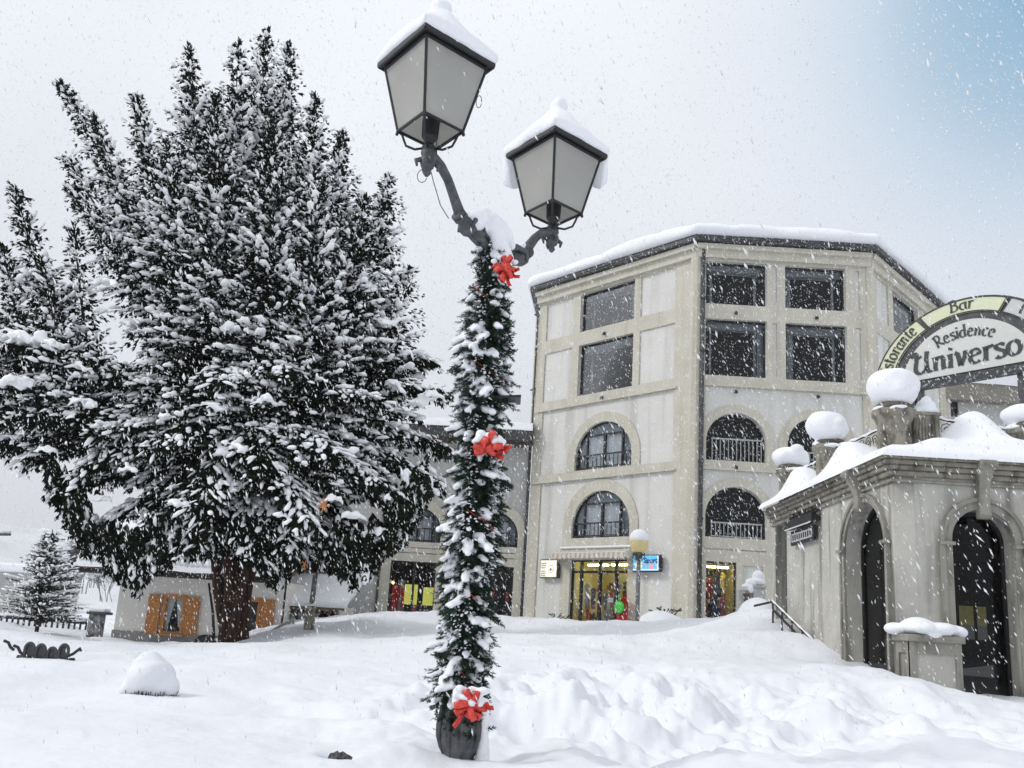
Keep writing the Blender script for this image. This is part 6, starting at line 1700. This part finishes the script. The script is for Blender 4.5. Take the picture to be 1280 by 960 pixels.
# trunk of several fused stems, and limbs inside
mb = MB(); tb = np.array(TB)
for k, (dx, dy, r0_, tx, ty, D) in enumerate([(0, 0, .46, 303, 500, 26), (-.30, .1, .30, 262, 480, 26), (.28, .15, .30, 352, 470, 26.2), (.12, -.28, .24, 320, 540, 25.3), (-.18, -.24, .24, 280, 540, 25.2)]):
    e_ = np.array(T3(tx, ty, D)); b_ = np.array([TB.x + dx * .62, TB.y + dy * .62, TB.z - .5]); pts = []
    for i in range(9):
        t_ = i / 8; q = b_ + (e_ - b_) * t_; q = q + np.array([.10 * sin(i * 1.3 + k), .08 * cos(i * 1.1 + k), 0]); pts.append(tuple(q))
    mb.tube(pts, [r0_ * .66 * (1.35 if i == 0 else 1.0 - .5 * i / 8) for i in range(9)], 14)
tr_ = mb.build('trunk', M['bark'], tree, True); roughen(tr_, .05, .25)
mb = MB()
for tx, ty, tD, bx, by, bD, R in cones:
    a, b = np.array(T3(bx, by, bD)), np.array(T3(tx, ty, tD)); o_ = np.array(T3(300, 560, 26))
    mb.tube([tuple(o_), tuple(o_ + (a - o_) * .6 + np.array([0, 0, -.3])), tuple(a), tuple(a + (b - a) * .5), tuple(a + (b - a) * .93)], [.16, .13, .10, .05, .015], 6)
for ax_, ay, aD, bx, by, bD, ar, w in limbs:
    a = np.array(T3(ax_, ay, aD)); b = np.array(T3(bx, by, bD))
    mb.tube([tuple(a + (b - a) * t_ + np.array([0, 0, ar * .8 * sin(pi * t_)])) for t_ in (0, .25, .5, .75, .95)], [.14, .11, .08, .05, .02], 6)
mb.build('limbs', mat('dark_bark', (.02, .015, .012), .95), tree, True)

# small things round the trunk
q0, q1 = px(269, 806, 24.8), px(261, 729, 24.9)
po = MB(); po.tube([q0 - _Z * .2, q0.lerp(q1, .5) + Vector((.03, 0, 0)), q1], [.05, .04, .03], 8)
tag(origin_to(po.build('leaning_pole', M['blackm'], None, True), q0), 'thin dark pole leaning beside the conifer trunk', 'pole')
bq = px(256, 808, 24.6)
br = thing('cable_drum', 'dark round drum half buried in snow at the foot of the conifer trunk', 'drum', tuple(bq))
for sg in (-.10, .10):
    mb = MB(); n = 24; vs = []
    for r_, o_ in ((.02, -.02), (.30, -.025), (.31, .0), (.30, .025), (.02, .02)):
        for k in range(n): a = 2 * pi * k / n; vs.append(bq + Vector((r_ * cos(a), sg + o_, r_ * sin(a) + .02)))
    mb.add(vs, [(i * n + k, i * n + (k + 1) % n, (i + 1) * n + (k + 1) % n, (i + 1) * n + k) for i in range(4) for k in range(n)]); mb.build('rim', M['blackm'], br, True)
mb = MB(); mb.tube([bq + Vector((0, -.12, .02)), bq + Vector((0, .12, .02))], .17, 16); mb.build('hub', M['brown'], br, True)
for k in range(3):
    a = k * pi / 3 + .3; mb = MB(); mb.tube([bq + Vector((.27 * cos(a), -.13, .27 * sin(a) + .02)), bq + Vector((-.27 * cos(a), -.13, -.27 * sin(a) + .02))], .016, 5); mb.build('spoke', mat('pale_spoke', (.3, .3, .31), .6), br)
# weathered post with a stone foot, right of the tree
WP = 25.5; w0, w1_ = px(387, 776, WP), px(404, 640, WP)
wp = thing('lamp_post_in_branches', 'weathered grey pole on a square stone foot, rising into the right side of the conifer', 'pole', tuple(w0))
mb = MB(); mb.tube([w0 - _Z * .3, w0.lerp(w1_, .5), w1_], [.085, .07, .06], 12); mb.build('shaft', mat('weathered_pole', (.10, .10, .095), .9, color2=(.20, .20, .19), noise_amt=.15, noise_scale=8), wp, True)
mb = MB(); mb.lathe(w0 - _Z * .05, [(.16, -.3), (.16, .10), (.12, .14), (.12, .34), (.15, .38), (.15, .46), (.10, .50)], 12); mb.build('foot', M['cornice'], wp)
mb = MB(); mb.lathe(w0 + _Z * .43, [(.14, 0), (.16, .03), (.12, .07), (.02, .09)], 12); mb.build('snow', M['snowcap'], wp, True)
e_ = px(405, 632, 22.0)
orn = thing('ornament_light', 'small orange hanging ornament light among the snowy twigs, its glow only in the colour', 'ornament', tuple(e_))
mb = MB()
for k in range(7):
    a = k * .9; mb.tube([e_, e_ + Vector((.16 * cos(a), -.05, .20 * sin(a)))], [.03, .012], 5)
mb.build('rays', mat('orange_glow_colour', (.55, .20, .05), .7), orn)  # orange colour stands in for the glow of the ornament light
e2 = px(381, 706, 23.2)
orn2 = thing('ornament_light', 'tiny faded orange ornament light hanging low in the branches left of the grey pole', 'ornament', tuple(e2))
mb = MB()
for k in range(5):
    a = k * 1.2; mb.tube([e2, e2 + Vector((.09 * cos(a), -.05, .14 * sin(a)))], [.025, .01], 5)
mb.build('rays', mat('orange_glow_colour', (.55, .20, .05), .7), orn2)

# ------------------------------------------------------------------ young spruce at the left
SY = 19.5; sb = px(45, 795, SY); stp = px(66, 662, SY)
sp = thing('young_spruce', 'young thin grey-green spruce with lines of snow on its branches, left of the chalet', 'tree', tuple(sb))
fs_ = Foliage(9); r_ = random.Random(8)
ax0_ = np.array(sb); ax1_ = np.array(stp)
t_ = .14
while t_ < .97:
    R_ = .95 * (1 - t_) ** .85 + .05; n = 8 if t_ < .8 else 5
    for k in range(n):
        a = r_.uniform(0, 2 * pi); p = ax0_ + (ax1_ - ax0_) * t_; L_ = R_ * r_.uniform(.65, 1.15)
        e_ = p + np.array([cos(a) * L_, sin(a) * L_, L_ * (.18 + .5 * t_) - .05])
        fs_.shoot(p, e_, .10 * L_, step=.085, size=.16, snow=.75, hang=.15, spread=.06)
    t_ += .030
fs_.SS = [(a * 1.1, b * .9, c * .9) for a, b, c in fs_.SS]
fs_.build(sp, mat('spruce_needles', (.035, .045, .035), .8, color2=(.07, .085, .065), noise_amt=.2, noise_scale=5), M['snowtwig'], 'branches')
mb = MB(); mb.tube([tuple(ax0_ - np.array([0, 0, .3])), tuple(ax0_ + (ax1_ - ax0_) * .5), tuple(ax1_)], [.05, .035, .01], 8); mb.build('trunk', M['bark'], sp)

# frosted far shrubs and a pale tree behind
def pale_tree(x, y, D, h, w, seed, label, name='frosted_shrub', cat='shrub'):
    b = px(x, y, D); t_ = thing(name, label, cat, tuple(b), 'frosted bushes beyond the road'); rr = random.Random(seed)
    mb = MB(); tips = []
    def grow(p, d, L, r, lev):
        e = p + d * L; mb.tube([p, p.lerp(e, .5) + Vector((rr.uniform(-.05, .05), 0, 0)) * L, e], [r, r * .8, r * .55], 4, False)
        if lev == 0: tips.append(e); return
        for _ in range(rr.choice([3, 4])):
            nd = (d + Vector((rr.uniform(-.8, .8) * w, rr.uniform(-.8, .8), rr.uniform(-.1, .5)))).normalized(); grow(p.lerp(e, rr.uniform(.5, 1)), nd, L * rr.uniform(.55, .8), max(.008, r * .6), lev - 1)
    for _ in range(6): grow(b + Vector((rr.uniform(-.5, .5) * w, rr.uniform(-.3, .3), 0)), Vector((rr.uniform(-.4, .4), 0, 1)).normalized(), h * .30, .022 * h / 3, 5)
    mb.build('twigs', mat('frosty_twigs', (.20, .20, .20), .95, color2=(.34, .34, .35), noise_amt=.2, noise_scale=2), t_)
    if tips:
        P = np.array([tuple(q) for q in tips]); Dd = RNG.normal(size=P.shape); Dd[:, 2] *= .3
        V, F = scatter(LUMPS, P, frame_from(Dd), np.stack([RNG.uniform(.10, .22, len(P)), RNG.uniform(.05, .10, len(P)), RNG.uniform(.05, .09, len(P))], 1) * h / 3)
        link('frost', np_mesh('f', V, F), t_, M['snowtwig'], True)
pale_tree(100, 742, 48, 4.6, 1.0, 1, 'broad frosted bare bush left of the chalet corner')
pale_tree(128, 752, 44, 2.6, .8, 2, 'low frosted bush in front of the chalet eave, beside the wall corner')
pale_tree(118, 735, 60, 4.8, 1.0, 3, 'tall pale frosted bush farthest behind the chalet')
pale_tree(84, 745, 55, 3.2, .9, 4, 'pale frosted bush just right of the young spruce')
# thin dark lamp post beyond the spruce
g0, g1 = px(84, 768, 30), px(90, 703, 30)
fl = thing('far_lamp_post', 'thin dark street lamp wound with greenery just right of the young spruce', 'lamp', tuple(g0))
mb = MB(); mb.tube([g0 - _Z * .4, g1], [.07, .05], 8); mb.build('post', M['blackm'], fl)
mb = MB(); rr = random.Random(6)
mb.lathe(g1, [(.07, 0), (.14, .03), (.20, .34), (.24, .36), (.10, .52), (.03, .60)], 6); mb.build('lantern', M['gutter'], fl)
ff = Foliage(3)
for k in range(40):
    p = g0.lerp(g1, rr.uniform(.1, .95)); a = rr.uniform(0, 6.28); ff.shoot(tuple(p), tuple(p + Vector((.18 * cos(a), .18 * sin(a), -.05))), .02, step=.09, size=.16, snow=.45, hang=.3, spread=.04)
ff.build(fl, M['needle'], M['snowtwig'], 'greenery')
# stone gate pillar with a dark slab, and low fences
PYY = 27; c0, c1 = px(112, 790, PYY), px(129, 768, PYY)
gpl = thing('stone_pillar', 'short dark stone pillar with an overhanging slab, left of the chalet wall', 'pillar', tuple(c0))
xm = (c0.x + c1.x) / 2; zt = c1.z
mb = MB(); mb.box((xm, PYY, zt - .45), (.38, .38, .95)); 
o = mb.build('shaft', mat('rubble', (.08, .075, .07), .9, color2=(.30, .30, .30), noise_amt=.08, noise_scale=6, bump=.03, bump_scale=9), gpl); bevel(o, .04)
mb = MB(); mb.box((xm + .05, PYY, zt + .03), (.62, .5, .08)); bevel(mb.build('slab', M['gutter'], gpl), .02)
mb = MB(); mb.box((xm + .05, PYY, zt + .11), (.52, .42, .12)); bevel(mb.build('snow', M['snowcap'], gpl), .05, 3)
fw = thing('far_fence', 'low dark fence rail half sunk in snow behind the young spruce', 'fence', tuple(px(30, 778, 27)))
mb = MB(); f0, f1 = px(-40, 768, 27), px(108, 779, 27); mb.tube([f0, f1], .045, 6); mb.build('rail', M['blackm'], fw)
for k in range(22):
    mb = MB(); p = f0.lerp(f1, k / 21); mb.box(p - _Z * .10, (.05, .04, .22)); mb.build('post', M['blackm'], fw)
mb = MB(); mb.tube([f0.lerp(f1, k / 20) + _Z * (.07 + .02 * sin(k * 2)) for k in range(21)], .05, 7); mb.build('snow_ridge', M['snowcap'], fw, True)
# ornamental scalloped fence tops poking out of the snow
NF = 11.6
nf = thing('scalloped_fence', 'row of dark round-topped fence pales barely showing above the snow, left foreground', 'fence', tuple(px(55, 812, NF)))
for i, (x, y) in enumerate([(10, 806), (22, 812), (37, 811), (51, 813), (65, 817), (80, 813), (95, 816)]):
    c = px(x, y, NF); n = 12; mb = MB()
    if i in (0, 1, 6): pts = [c + Vector((-.06, 0, .05)), c + Vector((0, 0, .03)), c + Vector((.04, 0, -.03)), c + Vector((.09, 0, -.06))] if i < 6 else [c + Vector((-.12, 0, -.06)), c + Vector((-.04, 0, -.02)), c + Vector((.05, 0, .06)), c + Vector((.06, 0, .02))]
    else: pts = [c + Vector((.060 * cos(pi * k / n), 0, .0 + .075 * sin(pi * k / n))) for k in range(n + 1)]; pts = [pts[0] - _Z * .12] + pts + [pts[-1] - _Z * .12]
    mb.tube(pts, .020, 7)
    if 2 <= i <= 5:
        r_ = Frame((c.x, c.y + .01, 0), 0.0)
        mb.add([r_.w(-.055, c.z - .12, 0), r_.w(.055, c.z - .12, 0)] + [r_.w(.055 * cos(pi * k / n), c.z + .07 * sin(pi * k / n), 0) for k in range(n + 1)] + [r_.w(-.055, c.z - .12, -.02), r_.w(.055, c.z - .12, -.02)] + [r_.w(.055 * cos(pi * k / n), c.z + .07 * sin(pi * k / n), -.02) for k in range(n + 1)],
               [tuple(range(n + 3)), tuple(range(2 * n + 5, n + 2, -1))])
    mb.build('pale', mat('dark_iron_pale', (.05, .052, .055), .6) if 2 <= i <= 5 else M['blackm'], nf)
a_, b_ = px(22, 820, NF), px(93, 824, NF)
mb = MB(); mb.tube([a_.lerp(b_, k / 8) + _Z * (-.01 - .02 * sin(pi * k / 8)) for k in range(9)], .028, 7); mb.build('rail', M['blackm'], nf, True)

# snow-covered round shrub in the foreground and the dark hollow
q = px(188, 872, 9.3)
sh = thing('snowy_shrub', 'small round shrub wearing a tall egg of snow, twigs showing only underneath', 'shrub', tuple(q))
blobs('snow_cap', [(q + Vector((-.02, 0, .19)), (.24, .25, .22)), (q + Vector((-.07, 0, .33)), (.16, .16, .14)), (q + Vector((.10, .0, .12)), (.20, .2, .13)), (q + Vector((-.16, .0, .10)), (.15, .2, .11)), (q + Vector((.02, -.05, .28)), (.15, .14, .11))], M['snow'], sh, .018, 3, .22, .18)
mb = MB(); rr = random.Random(14)
for k in range(170):
    a = rr.uniform(pi * .98, pi * 2.02); r_ = rr.uniform(.12, .26); b0 = q + Vector((cos(a) * r_ + .04, sin(a) * r_, -.04)); e_ = b0 + Vector((cos(a) * rr.uniform(0, .05), -.03 * rr.random(), rr.uniform(.05, .13)))
    mb.tube([b0, e_], [.006, .003], 4, False)
mb.build('twigs', mat('dark_twig', (.02, .016, .012), .9), sh)
q = px(424, 944, 5.75) - _Z * .022
st_ = thing('buried_rock', 'dark jagged stone glimpsed in a hollow of the foreground snow', 'stone', tuple(q))
import bmesh
bm = bmesh.new(); bmesh.ops.create_icosphere(bm, subdivisions=3, radius=1.0, matrix=Matrix.Translation(q + Vector((0, .02, -.005))) @ Matrix.Diagonal((.085, .05, .038, 1)))
me = bpy.data.meshes.new('r'); bm.to_mesh(me); bm.free(); o = link('rock', me, st_, mat('dark_rock', (.02, .02, .02), .8, color2=(.12, .12, .13), noise_amt=.1, noise_scale=30)); roughen(o, .03, .03, 3)
q = px(1008 / 1, 0, 1) if False else px(352, 800, 20)
# horizontal street-lamp arm at the far left edge
l0, l1 = px(-60, 668, 30), px(13, 668, 30)
la = thing('distant_street_lamp', 'thin horizontal lamp arm topped with snow at the left edge of the view', 'lamp', tuple(l0))
mb = MB(); mb.tube([(l0.x, l0.y, 1.0), l0 + _Z * .02], .06, 8); mb.tube([l0, l1], [.04, .05], 8); mb.build('arm', M['gutter'], la)
mb = MB(); mb.tube([l0 + _Z * .07, l1 + _Z * .07], [.04, .045], 8); mb.build('snow_ridge', M['snowcap'], la, True)
# stone kerb wall curving up to the shed
kw = thing('low_wall', 'low grey wall edge curving up through the snow right of the conifer trunk', 'wall', tuple(px(325, 795, 26)))
pts = [px(300, 806, 25.3), px(318, 800, 26), px(335, 793, 26.6), px(350, 783, 27.5), px(364, 776, 28.5)]
mb = MB(); vs = []
for p in pts: vs += [p + Vector((0, -.12, -.6)), p + Vector((0, -.12, .05)), p + Vector((.1, .12, .09)), p + Vector((.1, .12, -.6))]
mb.add(vs, [(4 * i + k, 4 * i + k + 1, 4 * i + k + 5, 4 * i + k + 4) for i in range(4) for k in range(3)] + [(0, 1, 2, 3)]); mb.build('coping', M['plinth'], kw)
# far houses barely visible at the left
for i, (x, y, D, w, h, lb) in enumerate([(10, 752, 90, 14, 3.0, 'pale distant building with a snow roof at the left edge beyond the fence')]):
    b = px(x, y, D); t_ = thing('distant_building', lb, 'building', tuple(b)); fr = Frame((b.x - w / 2, b.y, 0), 0)
    plate('wall', fr, [rect(0, w, b.z - 3, b.z + h)], 0, .3, mat('distant_wall', (.38, .375, .36), .9), t_)
    mb = MB(); mb.box((b.x, b.y + 3, b.z + h + .5), (w + 1.5, 7, .9)); bevel(mb.build('roof_snow', M['snowcap'], t_), .3, 3)

# ================================================================== FALLING SNOW
def flakes():
    r = np.random.default_rng(77); n = 150000
    # uniform through a broad block of air in front of, beside and around the camera
    P = np.stack([r.uniform(-17, 18, n), r.uniform(1.6, 31, n), r.uniform(.8, 19, n)], 1)
    keep = (np.abs(P[:, 0]) < 3.5 + P[:, 1] * .72) & (P[:, 2] < 4.5 + P[:, 1] * .8)
    P = P[keep]
    near = np.stack([r.uniform(-9, 9, 1500), r.uniform(1.6, 11, 1500), r.uniform(.8, 9, 1500)], 1)
    P = np.concatenate([P, near]); n = len(P)
    D = np.stack([r.normal(.42, .16, n), r.normal(-.1, .25, n), np.full(n, -1.0)], 1)
    s = r.lognormal(math.log(.0105), .35, n); dist = np.linalg.norm(P - np.array([0, 0, 2]), axis=1)
    s = s * np.clip(dist / 8, .2, 1.0)
    el = r.uniform(2.2, 6.0, n); el[-len(near):] = r.uniform(1.8, 3.6, len(near))
    oct_V = np.array([(-.5, 0, 0), (.5, 0, 0), (0, .5, 0), (0, -.5, 0), (0.05, 0, .5), (0, 0.05, -.5)]); oct_F = np.array([(0, 2, 4), (2, 1, 4), (1, 3, 4), (3, 0, 4), (2, 0, 5), (1, 2, 5), (3, 1, 5), (0, 3, 5)])
    V, F = scatter([(oct_V, oct_F)], P, frame_from(D, r.uniform(0, 6, n)), np.stack([s * el, s, s], 1))
    o = link('falling_snow', np_mesh('flakes', V, F), None, mat('flake', (.96, .97, .985), .9, spec=.0), True)
    ft = MATS['flake'].node_tree; fb = ft.nodes['Principled BSDF']; tl = ft.nodes.new('ShaderNodeBsdfTranslucent'); tl.inputs[0].default_value = (.97, .98, .99, 1); mx = ft.nodes.new('ShaderNodeMixShader'); mx.inputs[0].default_value = .5
    ft.links.new(fb.outputs[0], mx.inputs[1]); ft.links.new(tl.outputs[0], mx.inputs[2]); ft.links.new(mx.outputs[0], [q for q in ft.nodes if q.bl_idname == 'ShaderNodeOutputMaterial'][0].inputs[0])
    tag(o, 'wet snowflakes slanting down through the air', None, None, 'stuff')
flakes()

# ================================================================== SNOWY AIR
hz = bpy.data.materials.new('snowy_air'); hz.use_nodes = True
hn, hl = hz.node_tree.nodes, hz.node_tree.links; hn.clear()
ho = hn.new('ShaderNodeOutputMaterial'); hv = hn.new('ShaderNodeVolumePrincipled')
hv.inputs['Color'].default_value = (.93, .95, .98, 1); hv.inputs['Density'].default_value = 0.0005; hv.inputs['Anisotropy'].default_value = 0.0
hl.new(hv.outputs[0], ho.inputs['Volume'])
mb = MB(); mb.box((0, 0, 7), (700, 700, 46)); o = mb.build('haze', hz); tag(o, 'thin veil of snowy air', None, None, 'stuff')
